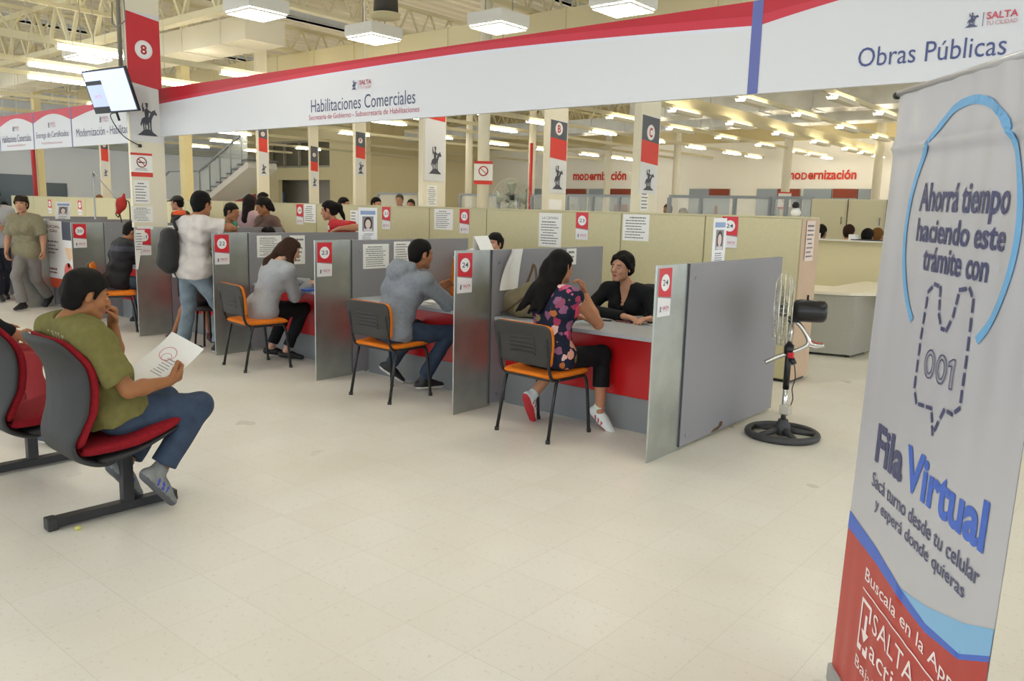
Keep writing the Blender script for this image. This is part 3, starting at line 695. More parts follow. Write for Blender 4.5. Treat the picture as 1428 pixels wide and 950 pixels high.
# square louvre luminaires
def louvre(x, y, z, lab):
    t = thing('louvre_light', lab, 'light', (x, y, z), 0, None)
    MB().box((-.31, -.31, 0.004), (.31, .31, .17)).build('housing', M('#dcdad2', 0.4), t, world=False, bevel=0.01)
    MB().box((-.28, -.28, -.006), (.28, .28, .0035)).build('diffuser', tubem, t, world=False)
    mb = MB()
    for i in range(6): q = -.28+.56*i/5; mb.box((q-.006, -.28, -.03), (q+.006, .28, -.007)).box((-.28, q-.006, -.03), (.28, q+.006, -.007))
    mb.build('louvre_grid', M('#e9e9e4', 0.3, metal=0.3), t, world=False)
    mb = MB()
    for sx in (-.25, .25): mb.bar((sx, 0, .17), (sx, 0, 6.5-z), 0.01, 0.01, up=(0, 1, 0))
    mb.build('suspension_wire', M('#8e8a80', 0.5), t, world=False)
for x, y, z, lab in ((-7.75, 8.9, 4.1, 'square louvred ceiling light above the fascia near the round pillar'), (-9.95, 6.5, 4.1, 'square louvred ceiling light nearest the column marked 8'), (-5.75, 8.95, 4.1, 'square louvred ceiling light nearest the blue fascia joint'),
        (-9.85, 8.45, 4.1, 'square louvred light under the dark extractor cap'), (-15.1, 6.5, 4.0, 'square louvred light just above the hanging monitor'), (-3.6, 6.5, 4.1, 'square louvred ceiling light over the front counters'),
        (-6.5, 3.5, 4.1, 'square louvred ceiling light over the aisle'), (-2.5, 2.5, 4.1, 'square louvred ceiling light above the banner stand'), (-10.5, 2.5, 4.1, 'square louvred ceiling light over the red seats'), (-3.5, 10.5, 4.1, 'square louvred ceiling light over the white desk'), (0.5, 6.5, 4.1, 'square louvred ceiling light right of the standing fan'), (1.0, 1.0, 4.1, 'square louvred ceiling light over the entrance')):
    louvre(x, y, z, lab)
t = thing('extractor_cap', 'dark domed extractor cap hanging above the fascia', 'vent', (-9.35, 8.25, 4.35))
MB().lathe([(0.0, .30), (.13, .29), (.17, .22), (.18, 0.0), (.0, 0.0)], n=24).build('cap', M('#3a352c', 0.6), t, world=False)
MB().lathe([(.20, -.02), (.22, 0), (.2, .005), (.2, -.06), (0, -.06)], n=24).build('ring', M('#cfc59f', 0.5), t, world=False)
MB().bar((0, 0, .3), (0, 0, 2.2), .012, .012, up=(0, 1, 0)).build('suspension_wire', M('#8e8a80', 0.5), t, world=False)
# ---------------------------------------------------------------- columns
colm = M('#e3dcc6', 0.55); dgrey = M('#50525a', 0.5); red = M('#c8242f', 0.45); sred = M('#d23a2c', 0.5); white = M('#eeeeee', 0.5); ink = M('#2b2d3a', 0.6)
def flat_column(X, y0, y1, top=6.5): return struct('column', MB().box((X-.1, y0, 0), (X, y1, top)), colm, bevel=0.004)
C8X, C8a, C8b = -9.47, 4.49, 4.90
struct('column', MB().box((C8X-.05, C8a, 1.285), (C8X, C8b, 6.5)).box((C8X-.05, C8a+.07, 0), (C8X-.018, C8b-.015, 1.285)), colm, bevel=0.004)
def col_banner(X, y0, y1, letter, zt, zc, zr, zw, zb, slant, lab, cat='column banner', r=0.085, grey=True, ring=True):
    """printed panel wrapped on the aisle face of a column"""
    t = thing('column_banner', lab, cat, (X, (y0+y1)/2, zb))
    b = Board((X+.001, y0, 0), (0, 1, 0), (0, 0, 1)); W = y1-y0; s = slant
    b.slab('panel', 0, zb, W, zt, M('#d9d9da', 0.5), 0.006)
    if grey: b.poly('grey_band', [(0, zr), (W, zr-s), (W, zt-s*.6), (0, zt)], dgrey, 0.0075)
    b.poly('red_band', [(0, zw), (W, zw-s), (W, (zr if grey else zt)-s*(1 if grey else 1)), (0, zr if grey else zt)], sred if grey else red, 0.0078)
    b.disc('disc', W/2, zc-s/2, r*W/.38, M('#e9e4e2', 0.5), 0.0085)
    if not grey: b.disc('disc', W/2, zc-s/2, r*.8*W/.38, white, 0.0088)
    b.text('lettering', letter, W/2-.036*W/.38, W/2+.036*W/.38, zc-s/2-.052*W/.38, zc-s/2+.052*W/.38, M('#b3202c', 0.5), 0.0095, 0.03)
    hh = (zw-s-zb)
    b.rider('emblem', W*.2, zb+hh*.12, W*.62, min(hh*.72, W*.95), M('#4a4c55', 0.6), 0.0085)
    b.build(t)
col_banner(C8X, C8a+.01, C8b-.01, '8', 3.70, 3.33, 3.7, 2.93, 2.27, 0.06, 'tall red and grey banner numbered 8 on the nearest square column', grey=False, r=0.1)
cols = [((-8.55, 8.27, .41), 'A', 3.18, 3.07, 3.02, 2.86, 1.98, 'red and white column banner with a rider emblem, behind the poster of station 23', True),
        ((-7.05, 9.25, .39), 'B', 2.86, 2.76, 2.62, 2.34, 1.85, 'grey and red column banner lettered B', True),
        ((-5.214, 8.648, .41), 'C', 2.77, 2.59, 2.48, 2.22, 1.84, 'grey and red column banner lettered C', True)]
for (X, y, wd), let, zt, zc, zr, zw, zb, lab, g in cols:
    flat_column(X, y-.02, y+wd+.03, 3.2); col_banner(X, y, y+wd, let, zt, zc, zr, zw, zb, 0.03, lab)
far = [((-17.5, 11.45, .24), 361, 'D', 'far column banner lettered D seen left of the brown-shirted person', 178, 192, 211, 246), ((-21.5, 15.9, .27), 433, 'G', 'small far column banner above the person in red', 204, 225, 238, 262), ((-16.5, 13.55, .31), 496, 'F', 'grey and red far column banner left of the striped counter notice', 184, 204, 220, 245), ((-24.0, 10.55, .24), 141, 'G', 'narrow far column banner lettered G behind the left fascia', 196, 207, 224, 248)]
for (X, y, wd), px, let, lab, a, b_, c_, d_ in far:
    y = at_x(px, 220, X)[1]; y1 = at_x(px+{361: 12, 433: 10, 496: 13, 141: 10}[px], 220, X)[1]
    zz = [at_x(px+5, q, X)[2] for q in (a, b_, c_, d_)]
    flat_column(X, y-.01, y1+.04); col_banner(X, y, y1, let, zz[0], (zz[0]+zz[1])/2-.02, zz[1], zz[2], zz[3], 0.03, lab)
def round_column(px, X, Y, r, mat=colm):
    return struct('column', MB().lathe([(r, 0), (r, 6.5)], (X, Y, 0), n=20), mat)
for X, Y, r in ((-10.2, 11.38, .11), (-16.0, 20.1, .11), (-18.1, 27.6, .13), (-15.5, 28.4, .13), (-11.4, 29.0, .15), (-8.9, 31.1, .15), (-19.5, 21.0, .12)): round_column(0, X, Y, r)
for px, X in ((263, -20.0), (57, -30.0)):
    p = at_x(px, 220, X); struct('column', MB().box((X-.25, p[1]-.11, 0), (X, p[1]+.11, 6.5)), M('#dccd9b', 0.55))
p = at_x(48.5, 250, -30.0); tag(MB().tube([(-30, p[1], 0), (-30, p[1], 4.3)], .07).build('red_pipe', M('#a81f2c', 0.4)), 'red standpipe beside the far left column', 'pipe')
p = at_y(740, 250, 19.8); tag(MB().tube([(p[0], 19.8, 0), (p[0], 19.8, 3.6)], .05).build('red_pipe', M('#c0262c', 0.4)), 'red standpipe behind the beige cabinets near the fan', 'pipe')
# ---------------------------------------------------------------- hanging fascias
FY = 4.774
def salta_logo(b, x, y, hgt, c1, c2, part='logo'):
    """small rider emblem, bar and two-line city name"""
    b.rider(part, x, y, hgt*.85, hgt, c1, 0.005); b.rect(part, x+hgt*1.12, y, x+hgt*1.16, y+hgt*.95, c1, 0.005)
    b.text(part, 'SALTA', x+hgt*1.35, x+hgt*3.3, y+hgt*.42, y+hgt*.92, c2, 0.005, 0.02); b.text(part, 'TU CIUDAD', x+hgt*1.35, x+hgt*3.3, y, y+hgt*.3, M('#c08a92', 0.6), 0.005)
pvc = M('#cfd0d3', 0.3, spec=0.5); fred = M('#ae1828', 0.32); fred2 = M('#bd2a3d', 0.32); fblue = M('#5a63a2', 0.4); ftext = M('#4a4f6d', 0.5); fgrey = M('#cfd2dc', 0.4)
def fascia(x0, x1, z0, z1, name, lab):
    t = thing('hanging_fascia', lab, 'sign', ((x0+x1)/2, FY, z0))
    b = Board((x0, FY, z0), (1, 0, 0), (0, 0, 1)); b.slab('panel', 0, 0, x1-x0, z1-z0, pvc, -0.04)
    mb = MB()
    n = max(2, int((x1-x0)/2.5))
    for i in range(n+1):
        x = x0+.1+(x1-x0-.2)*i/n; mb.bar((x, FY+.03, z1-.05), (x, FY+.03, 6.55), .005, .005, up=(0, 1, 0))
    mb.build('suspension_wire', M('#c9c3b2', 0.5), t)
    return t, b
t, b = fascia(-9.31, -2.132, 2.335, 2.868, 'f', 'long white fascia with red top band reading Habilitaciones Comerciales'); W, Hh = 7.178, .533
def zlow(x):   # lower edge of the red band
    return 2.70+0.10*math.sin(min(1, max(0, (x+9.3)/4.8))*PI/2)-0.075*max(0, (x+4.5)/2.4)**1.6*(x > -4.5)-2.335
xs = np.linspace(-9.31, -2.132, 40)
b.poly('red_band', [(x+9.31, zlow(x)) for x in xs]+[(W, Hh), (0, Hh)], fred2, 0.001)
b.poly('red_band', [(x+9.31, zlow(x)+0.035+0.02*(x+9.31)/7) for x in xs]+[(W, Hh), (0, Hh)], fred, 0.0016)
b.poly('pale_grey_band', [(x+9.31, zlow(x)-.022) for x in xs]+[(x+9.31, zlow(x)) for x in xs[::-1]], fgrey, 0.001)  # thin pale grey strip along the red band's lower edge
o = 9.31
b.text('lettering', 'Habilitaciones Comerciales', -6.451+o, -5.045+o, 2.452-2.335, 2.568-2.335, ftext, 0.002)
b.text('lettering', 'Secretaría de Gobierno - Subsecretaría de Habilitaciones', -6.486+o, -4.997+o, 2.385-2.335, 2.432-2.335, M('#b0485a', 0.5), 0.002)
salta_logo(b, -5.86+o, 2.617-2.335, .08, ftext, M('#b0485a', 0.5)); b.build(t)
t, b = fascia(-2.128, 1.6, 2.335, 2.868, 'f', 'white fascia with blue left edge reading Obras Públicas'); o = 2.128
xs = np.linspace(-2.128, -1.05, 20)
def zl2(x): return 2.722+(2.868-2.722)*(1-(1-(x+2.128)/1.08)**1.5)-2.335
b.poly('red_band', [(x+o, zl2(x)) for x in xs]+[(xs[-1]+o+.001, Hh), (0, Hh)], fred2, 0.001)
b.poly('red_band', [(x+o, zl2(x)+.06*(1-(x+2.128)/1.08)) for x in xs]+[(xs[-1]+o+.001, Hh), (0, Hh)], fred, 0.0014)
b.rect('blue_strip', -.03, 0, .035, Hh, fblue, 0.003)
b.text('lettering', 'Obras Públicas', -1.525+o, -.815+o, 2.436-2.335, 2.538-2.335, M('#46507f', 0.5), 0.003)
salta_logo(b, -1.012+o, 2.585-2.335, .07, ftext, M('#c04a5c', 0.5)); b.build(t)
LZ0, LZ1 = 2.285, 2.80
for i, (x0, x1, big, small, lab) in enumerate(((-15.7, -14.32, 'Rentas', None, 'white hanging panel at the far end of the left fascia row'), (-14.3, -13.0, 'Habilitaciones Comerciales', 'Secretaría de Gobierno', 'white hanging panel reading Habilitaciones Comerciales left of Entrega de Certificados'), (-12.98, -11.71, 'Entrega de Certificados', 'Habilitaciones', 'white hanging panel reading Entrega de Certificados'), (-11.69, -9.62, 'Modernización - Habilitaciones', None, 'white hanging panel reading Modernización beside the column marked 8'))):
    t, b = fascia(x0, x1, LZ0, LZ1, 'f', lab); W = x1-x0; xs = np.linspace(0, W, 24); Hh = LZ1-LZ0
    zz = [Hh-.16+.105*math.sin(PI*min(1, (x/W)*1.0))*(1 if i < 3 else 1) for x in xs]
    b.poly('red_band', [(x, z) for x, z in zip(xs, zz)]+[(W, Hh), (0, Hh)], fred2, 0.001); b.rect('joint_strip', W-.012, 0, W+.012, Hh, fblue, 0.002)
    wd = W*.86
    if small: b.text('lettering', small, W*.2, W*.75, .055, .09, M('#c08a92', 0.5), 0.002)
    b.text('lettering', big, W*.06, W*.06+wd, .12, .225, ftext, 0.002); salta_logo(b, W*.4, .28, .075, ftext, M('#c08a92', 0.5)); b.build(t)
# ---------------------------------------------------------------- notices on the column marked 8
def x_board(X, y0, z0, h=0.0): return Board((X+h, y0, z0), (0, 1, 0), (0, 0, 1))
def y_board(x0, Y, z0): return Board((x0, Y, z0), (1, 0, 0), (0, 0, 1))
paper = M('#efeeea', 0.7); print_ink = M('#74757a', 0.7)
def scribble(b, x0, y0, x1, y1, rows, mat=print_ink, part='print', hh=0.35, seed=0, h=0.003, head=True):
    rg = random.Random(seed); d = (y1-y0)/rows
    for i in range(rows):
        yy = y1-d*(i+.75); a = x0+(x1-x0)*(0 if i % 4 else rg.uniform(0, .2)); e = x1-(x1-x0)*rg.uniform(0, .3)
        while a < e:
            l = (x1-x0)*rg.uniform(.06, .16); b.rect(part, a, yy, min(a+l, e), yy+d*hh*(1.25 if head and i == 0 else 1), mat, h); a += l+(x1-x0)*.02
t = thing('no_smoking_sign', 'white no smoking sign with red edges on the column marked 8', 'sign', (C8X, 4.6, 1.87))
b = x_board(C8X, 4.485, 1.87, .001); b.slab('panel', 0, 0, .256, .27, paper, .003); b.rect('red_edge', 0, .245, .256, .27, sred, .004); b.rect('red_edge#2', 0, 0, .256, .05, sred, .004)
b.arc('symbol', .128, .165, .055, 0, 2*PI, .011, sred, .005); b.stroke('symbol', [(.09, .203), (.166, .127)], .011, sred, .0055)
b.rect('symbol', .088, .157, .15, .172, ink, .0045); b.rect('symbol', .154, .157, .165, .172, ink, .0045); scribble(b, .05, .07, .21, .1, 2, seed=3, h=.0045); b.build(t)
def notice(Xp, y0, z0, wd, ht, lab, rows=9, axis='x', cat='notice', seed=1, name='paper_notice', grp=None, head=None, tilt=0.0, curl=0.0, mat=paper):
    loc = (Xp, y0+wd/2, z0) if axis == 'x' else (y0+wd/2, Xp, z0)
    t = thing(name, lab, cat, loc, 0, grp); b = x_board(Xp, y0, z0, .0012) if axis == 'x' else y_board(y0, Xp-.0012, z0)
    if tilt: b.u = (b.u*math.cos(tilt)+b.v*math.sin(tilt)); b.v = b.n.cross(b.u)
    if curl:
        b.warp = lambda x, y: curl*max(0, (x/wd+(1-y/ht))-1.35)**2*4
        n = 10
        for i in range(n):
            for j in range(n): b.rect('sheet', wd*i/n, ht*j/n, wd*(i+1)/n, ht*(j+1)/n, mat, .0006)
    else: b.slab('sheet', 0, 0, wd, ht, mat, .0012)
    if head: b.text('print', head, wd*.15, wd*.85, ht*.82, ht*.9, print_ink, .0025)
    if rows: scribble(b, wd*.1, ht*.07, wd*.9, ht*(.78 if head else .93), rows, seed=seed, h=.0025)
    b.build(t); return t
notice(C8X, 4.505, 1.56, .187, .268, 'white paper notice under the no smoking sign on the column marked 8', 7, seed=2)
notice(C8X, 4.47, 1.345, .25, .185, 'lowest white paper notice on the column marked 8', 9, seed=5)
notice(-8.55, 8.33, 1.62, .2, .30, 'white paper notice low on the column with the lone rider emblem', 9, seed=6)
notice(-7.05, 9.27, 1.62, .3, .14, 'paper notice low on the column lettered B', 0, seed=7)
notice(-5.214, 8.70, 1.63, .18, .29, 'white paper notice low on the column lettered C', 6, seed=8)
for X, Y, r, lab, zc in ((-10.2, 11.38, .11, 'no smoking notice fixed to the round pillar beside column lettered B', 2.25), (-11.4, 29.0, .15, 'small notice on the far round pillar covering the start of the red lettering', 2.15)):
    t = thing('pillar_notice', lab, 'notice', (X, Y, zc)); d = nv(np.array([-X, -Y, 0.])); u = np.array([-d[1], d[0], 0]); hw = .17 if r < .12 else .22
    p = np.array([X, Y, zc])+d*(r+.012)-u*hw
    b = Board(p, u, (0, 0, 1)); hh = .42 if r < .12 else .6; b.slab('sheet', 0, -hh/2, hw*2, hh/2, paper, .004); b.rect('red_edge', 0, hh/2-.05, hw*2, hh/2, sred, .006); b.rect('red_edge#2', 0, -hh/2, hw*2, -hh/2+.07, sred, .006)
    b.arc('symbol', hw, .03, .08, 0, 2*PI, .02, sred, .006); b.stroke('symbol', [(hw-.05, .08), (hw+.05, -.02)], .015, sred, .006); b.build(t)
# monitor hung by the column
t = thing('monitor', 'flat screen monitor hung on a ceiling pole beside the column marked 8', 'monitor', (-9.5, 4.33, 2.81))
ya, ti, w_ = -1.457, -0.317, .85; n_ = np.array([math.cos(ya)*math.cos(ti), math.sin(ya)*math.cos(ti), math.sin(ti)]); u_ = np.array([-math.sin(ya), math.cos(ya), 0]); v_ = np.cross(n_, u_); c_ = np.array([-9.5, 4.30, 2.80]); h_ = w_*9/16
b = Board(c_-u_*w_/2-v_*h_/2, u_, v_)
b.slab('bezel', 0, 0, w_, h_, M('#15161a', 0.3), .03, -.03); scr = M('#cfdcff', 0.3, emit=.42)
b.rect('screen', .018, .02, w_-.018, h_-.018, scr, .0015); b.rect('screen', .018, .315, .33, .36, M('#0d0e12', 0.3), .002); b.rect('screen', .018, .02, .33, .075, M('#0d0e12', 0.3), .002)
b.rect('screen', .018, .075, .33, .315, M('#b4c2f4', 0.3, emit=.4), .0018); b.text('screen', 'SALTA', .11, .24, .175, .205, M('#d06a86', 0.4, emit=.5), .0025); b.text('screen', 'SALTA', .05, .15, .395, .415, M('#c39ab4', 0.4, emit=.5), .0025); b.build(t)
mb = MB(); bk = c_-n_*.03; pole = bk-n_*.11
mb.box((pole[0]-.09, pole[1]-.02, pole[2]-.1), (pole[0]+.09, pole[1]+.03, pole[2]+.14)); mb.build('bracket', M('#26272b', 0.4), t)
MB().tube([(pole[0], pole[1]+.02, pole[2]), (pole[0], pole[1]+.02, 6.5)], .025).tube([(pole[0]-.14, pole[1]+.02, pole[2]+.95), (pole[0]-.16, pole[1]+.02, pole[2]+.72), (pole[0], pole[1], pole[2]+.66), (pole[0]+.16, pole[1]+.02, pole[2]+.72), (pole[0]+.14, pole[1]+.02, pole[2]+.95)], .008, n=6).build('hanger_pole', M('#7d776a', 0.5), t)
MB().tube(curve3([tuple(c_-v_*h_*.5), (-9.46, 4.28, 2.52), (-9.44, 4.40, 2.32), (-9.45, 4.60, 2.22)]), .006, n=6).tube([tuple(c_-v_*h_*.5), tuple(c_-v_*(h_*.5+.09))], .014, n=8).tube([(-9.462, 4.60, 2.235), (-9.455, 4.60, 2.205)], .02, n=8).build('cable', M('#17171a', 0.5), t)
# red lettering on the far wall
for i, (pa, pb, y0, y1) in enumerate(((799, 873, 251, 239), (1096, 1194, 250, 237))):
    a = at_y(pa, y0, 33.97); c = at_y(pb, y0, 33.97); zt_ = at_y((pa+pb)/2, y1, 33.97)[2]; zb_ = at_y((pa+pb)/2, y0+.5, 33.97)[2]
    t = thing('wall_lettering', ('red lettering modernización on the far wall behind columns B and C', 'red lettering modernización on the far wall right of the round pillar')[i], 'sign', (a[0], 33.97, zb_))
    b = Board((a[0], 33.985, zb_), (1, 0, 0), (0, 0, 1)); W_ = c[0]-a[0]; H_ = zt_-zb_; lm = M('#d23a24', 0.5); segs = [('mo', 0), ('D', 1), ('ernización', 0)]; ws = []
    for tx, sm in segs:
        v, f = text_mesh(tx, .03); ws.append(((v.max(0)-v.min(0))[0])*(.74 if sm else 1))
    gap = .07; k_ = W_/(sum(ws)+2*gap); x_ = 0; xh = H_*.74
    for (tx, sm), w1 in zip(segs, ws): b.text('lettering', tx, x_, x_+w1*k_, 0, H_ if tx.startswith('e') else xh, lm, .01, .03); x_ += (w1+gap)*k_
    b.build(t)
# ================================================================ COUNTERS
DX = {'24R': -2.54, '24': -4.287, '23': -6.035, '22': -7.76, '21': -9.45, '20': -11.2, '19': -12.95, '18': -14.7}
Y0, Y1, Y2, HP = 4.482, 4.90, 6.50, 1.29
steel = M('#b4b8b2', 0.34, metal=0.85, noise=0.10, nscale=6, bump=0.15, bscale=60)
melam = M('#8b8a8f', 0.5, noise=0.05, nscale=90); edge = M('#4c4f55', 0.5)
NM = {'24R': 'rightmost grey counter divider, beside the standing fan', '24': 'grey counter divider with a folded paper hanging from its top, marked 24', '23': 'grey counter divider marked 23 with two taped papers', '22': 'grey counter divider marked 22, left of the person in the grey sweater', '21': 'grey counter divider marked 21 by the nearest square column', '20': 'grey counter divider marked 20 beside the gas poster', '19': 'grey counter divider behind the walking person', '18': 'grey counter divider at the left edge of the row'}
for k, X in DX.items():
    t = thing('counter_divider', NM[k], 'divider', (X, 5.5, 0))
    MB().box((X-.012, Y0, 0.0), (X, Y1+.03, HP)).build('end_plate', steel, t, bevel=0.002)
    MB().box((X-.034, Y1, 0.022), (X-.006+.016, Y2, HP-.004)).build('board', melam, t, bevel=0.002)
    MB().box((X-.037, Y1-.004, .022), (X+.0125, Y1, HP-.003)).build('edge_band', edge, t)
    for y, z in ((Y1+.09, 1.186), (Y1+.09, .09)): MB().lathe([(.012, 0), (.011, .005), (.0, .006)], (X+.01, y, z), (1, 0, 0), n=14).build('bolt', M('#9c9ea2', 0.3, metal=.9), t)
    if k == '24R':
        bb = Board((X+.0105, 5.37, .03), (0, 1, 0), (0, 0, 1)); bb.poly('stain', [(0, 0), (.12, .0), (.19, .02), (.2, .05), (.15, .06), (.13, .03), (.05, .02)], M('#5a3f2c', 0.8), 0.0012); bb.build(t)
ks = list(DX.items()); redm = M('#c4161c', 0.3, spec=.5, noise=.05, nscale=3); desktop = M('#a9adb2', 0.4, noise=.06, nscale=120); kickm = M('#84878a', 0.45)
DL = ['counter desk with red front where the person in the floral top sits', 'counter desk with red front where the person in the grey hoodie sits', 'counter desk with red front and blue folder, at station 22', 'counter desk behind the standing person with the backpack', 'counter desk of station 20 where the person in black sits', 'counter desk behind the gas poster', 'counter desk at the left edge behind the walking person']
for i in range(len(ks)-1):
    xr, xl = ks[i][1]-.036, ks[i+1][1]+.012
    t = thing('counter_desk', DL[i], 'desk', ((xl+xr)/2, 5.3, 0))
    MB().box((xl, 4.935, .715), (xr, 5.66, .745)).build('worktop', desktop, t, bevel=.004)
    MB().box((xl, 5.10, .255), (xr, 5.12, .714)).build('front_panel', redm, t)
    MB().box((xl, 5.095, 0.0), (xr, 5.12, .2545)).build('kick_panel', kickm, t)
# ---- number cards
cardw = M('#e6e4e6', 0.35); cardr = M('#cf2130', 0.35); cardg = M('#8d8790', 0.4); numink = M('#2d3350', 0.5)
def card(axis, P, y0, z0, num, lab, wd=.165, ht=.31, logo=True, op=1):
    loc = (P, y0+wd/2, z0) if axis == 'x' else (y0+wd/2, P, z0)
    t = thing('number_card', lab, 'number sign', loc, 0, 'counter number cards')
    b = x_board(P, y0, z0, .001) if axis == 'x' else y_board(y0, P-.001, z0); W, Hh = wd, ht
    b.slab('card', 0, 0, W, Hh, cardw, .003); b.poly('grey_stripe', [(0, Hh*.41), (W, Hh*.355), (W, Hh*.42), (0, Hh*.44)], cardg, .004)
    b.poly('red_field', [(0, Hh*.43), (W, Hh*.385), (W, Hh), (0, Hh)], cardr, .0045); b.disc('number_disc', W/2, Hh*.70, W*.33, white, .0055)
    b.text('number', num, W*.5-.21*W, W*.5+.21*W, Hh*.64, Hh*.765, numink, .0065, .005)
    b.rider('logo', W*.14, Hh*.1, W*.17, Hh*.12, M('#3d3f5c', .6), .0045); b.text('logo', 'SALTA', W*.4, W*.88, Hh*.14, Hh*.21, M('#c56a7c', .6), .0045, .02); b.text('logo', 'TU CIUDAD', W*.4, W*.88, Hh*.1, Hh*.125, M('#c9a0a8', .6), .0045)
    b.build(t); return t
for k, num, lab in (('24R', '24', 'number card 24 on the rightmost counter divider'), ('24', '24', 'number card 24 on the divider with the hanging folded paper'), ('23', '23', 'number card 23 on the end plate between the grey sweater and the hoodie'), ('22', '22', 'number card 22 below the elbow of the standing person'), ('21', '21', 'number card 21 partly covered by a long white paper'), ('20', '20', 'number card 20 right of the gas poster'), ('19', '19', 'number card at the left edge beside a standing person')):
    card('x', DX[k], 4.505, .96, num, lab)
for x0, num, lab in ((-5.44, '23', 'small number card 23 on the beige cabinets'), (-7.28, '22', 'small number card 22 on the beige cabinets'), (-8.78, '21', 'small number card 21 on the beige cabinets'), (-10.79, '20', 'small number card 20 on the beige cabinets near the person in red'), (-3.64, '24', 'number card on the beige cabinets partly behind a photo poster')):
    card('y', 7.685, x0, 1.285, num, lab, wd=.17)
for i, x0 in enumerate((-20.35, -18.75)):
    card('y', 7.685, x0, 1.23, ('18', '19')[i], ('faint number card on the far beige cabinets left of the portrait sheet', 'faint number card on the far beige cabinets right of the portrait sheet')[i], wd=.19)
# ---- papers
n1 = notice; D = DX
t = thing('hanging_paper', 'white sheet with a folded corner hanging on the grey board by card 24', 'paper', (D['24']+.012, 5.1, .95)); b = Board((D['24']+.012, 4.99, .955), (0, 1, 0), (0, 0, 1))
n = 12
def outline(v): return (0.0+.10*v**1.5, .225+.035*v)
b.warp = lambda x, y: .006+.05*(y/.335)**3*(1 if x < .12 else .35)+.008*math.sin(x*30)
for i in range(n):
    for j in range(n):
        v0, v1 = j/n, (j+1)/n; a0, c0 = outline(v0); a1, c1 = outline(v1)
        mb, mi = b._mb('sheet', paper); q = [(a0+(c0-a0)*i/n, .335*v0), (a0+(c0-a0)*(i+1)/n, .335*v0), (a1+(c1-a1)*(i+1)/n, .335*v1), (a1+(c1-a1)*i/n, .335*v1)]
        mb.add([b.P(x, y, 0) for x, y in q], [(0, 1, 2, 3)], mi, True)
b.poly('folded_corner', [(.0, .12), (.09, .22), (.10, .33), (.05, .27)], M('#f6f6f4', .7), .03); b.build(t)
n1(D['24']+.01, 5.91, 1.13, .15, .145, 'small white paper taped behind the head of the person in the floral top', 3, seed=11)
n1(D['23']+.01, 5.03, 1.01, .325, .235, 'printed sheet taped left of the hooded person, on the board by card 23', 10, seed=12, head='AVISO' if False else None)
n1(D['23']+.01, 5.42, 1.04, .22, .225, 'printed sheet partly hidden by the head of the hooded person', 8, seed=13)
n1(D['22']+.01, 5.0, 1.02, .31, .235, 'printed sheet taped left of the long-haired person in grey', 10, seed=14)
n1(D['22']+.01, 5.42, .93, .2, .325, 'tall white sheet behind the long-haired person in grey', 6, seed=15)
n1(D['21']+.001, 4.515, 1.262, .19, .04, 'narrow paper strip above card 21', 0, seed=16)
n1(-9.50, 4.2, 1.14, .13, .14, 'white paper taped behind the head of the person in black', 0, seed=17) if False else None
t = thing('hanging_paper', 'long white tapering paper hanging beside card 21', 'paper', (D['21']+.02, 4.5, .8)); b = x_board(D['21'], 4.44, .80, .014); b.warp = lambda x, y: .02*(y/.46)**2
for j in range(8):
    v0, v1 = j/8, (j+1)/8; b.poly('sheet', [(.035, .46*v0), (.06+.09*v0, .46*v0), (.06+.09*v1, .46*v1), (.035-.0*v1, .46*v1)], paper, 0)
scribble(b, .04, .22, .12, .43, 7, seed=18, h=.002); b.build(t)
n1(D['20']+.01, 5.75, 1.10, .2, .15, 'white paper taped on the board behind the person in black', 0, seed=19)
# cabinet papers
n1(7.685, -5.98, 1.18, .335, .395, 'white notice with large heading on the beige cabinets left of small card 23', 9, axis='y', seed=21, head='LA CAMARA')
n1(7.685, -4.81, 1.305, .33, .285, 'white notice with a curled corner on the beige cabinets right of small card 23', 8, axis='y', seed=22)
n1(7.685, -7.745, 1.318, .345, .27, 'white notice on the beige cabinets left of small card 22', 9, axis='y', seed=23)
n1(7.685, -10.6, 1.32, .3, .28, 'white notice on the beige cabinets by small card 20, left of the person in red', 8, axis='y', seed=24)
n1(7.685, -9.48, 1.33, .17, .2, 'small notice on the beige cabinets beside the portrait poster', 4, axis='y', seed=25)
# portrait posters standing above the divider tops
def portrait(X, y0, z0, wd, ht, lab, hair, tilt=0.0):
    t = thing('portrait_poster', lab, 'poster', (X, y0+wd/2, z0)); b = Board((X, y0, z0), (0, 1, 0), (0, 0, 1)); b.v = nv(np.array([0, tilt, 1])); b.v = Vector(b.v)
    b.slab('sheet', 0, 0, wd, ht, M('#f2f2f5', .5), .002); b.rect('heading', wd*.1, ht*.8, wd*.9, ht*.91, M('#8fa6cf', .5), .003)
    b.rect('photo', wd*.2, ht*.32, wd*.8, ht*.75, M('#8d8a90', .5), .003); b.disc('photo', wd*.5, ht*.54, wd*.22, M(hair, .6), .0034, ry=ht*.19); b.disc('photo', wd*.5, ht*.53, wd*.145, M('#e6d2cc', .6), .0038, ry=ht*.13); b.disc('photo', wd*.5, ht*.36, wd*.26, M('#d6d2d6', .6), .0036, ry=ht*.045)
    scribble(b, wd*.2, ht*.08, wd*.8, ht*.27, 4, seed=int(X*10) % 97, h=.003); b.build(t)
portrait(D['24R']-.03, 5.29, HP-.03, .205, .33, 'portrait poster rising above the rightmost grey divider', '#4a3a36')
portrait(D['23']-.03, 5.01, HP-.03, .23, .33, 'portrait poster rising above the divider marked 23, by the person in red', '#3a2c2c')
portrait(D['19']-.03, 4.98, HP-.03, .21, .28, 'portrait poster rising above the divider behind the gas poster', '#555055', .1)
t = thing('folded_leaflet', 'small white folded leaflet standing on top of the divider marked 24', 'leaflet', (D['24'], 4.8, HP)); X = D['24']
mb = MB()
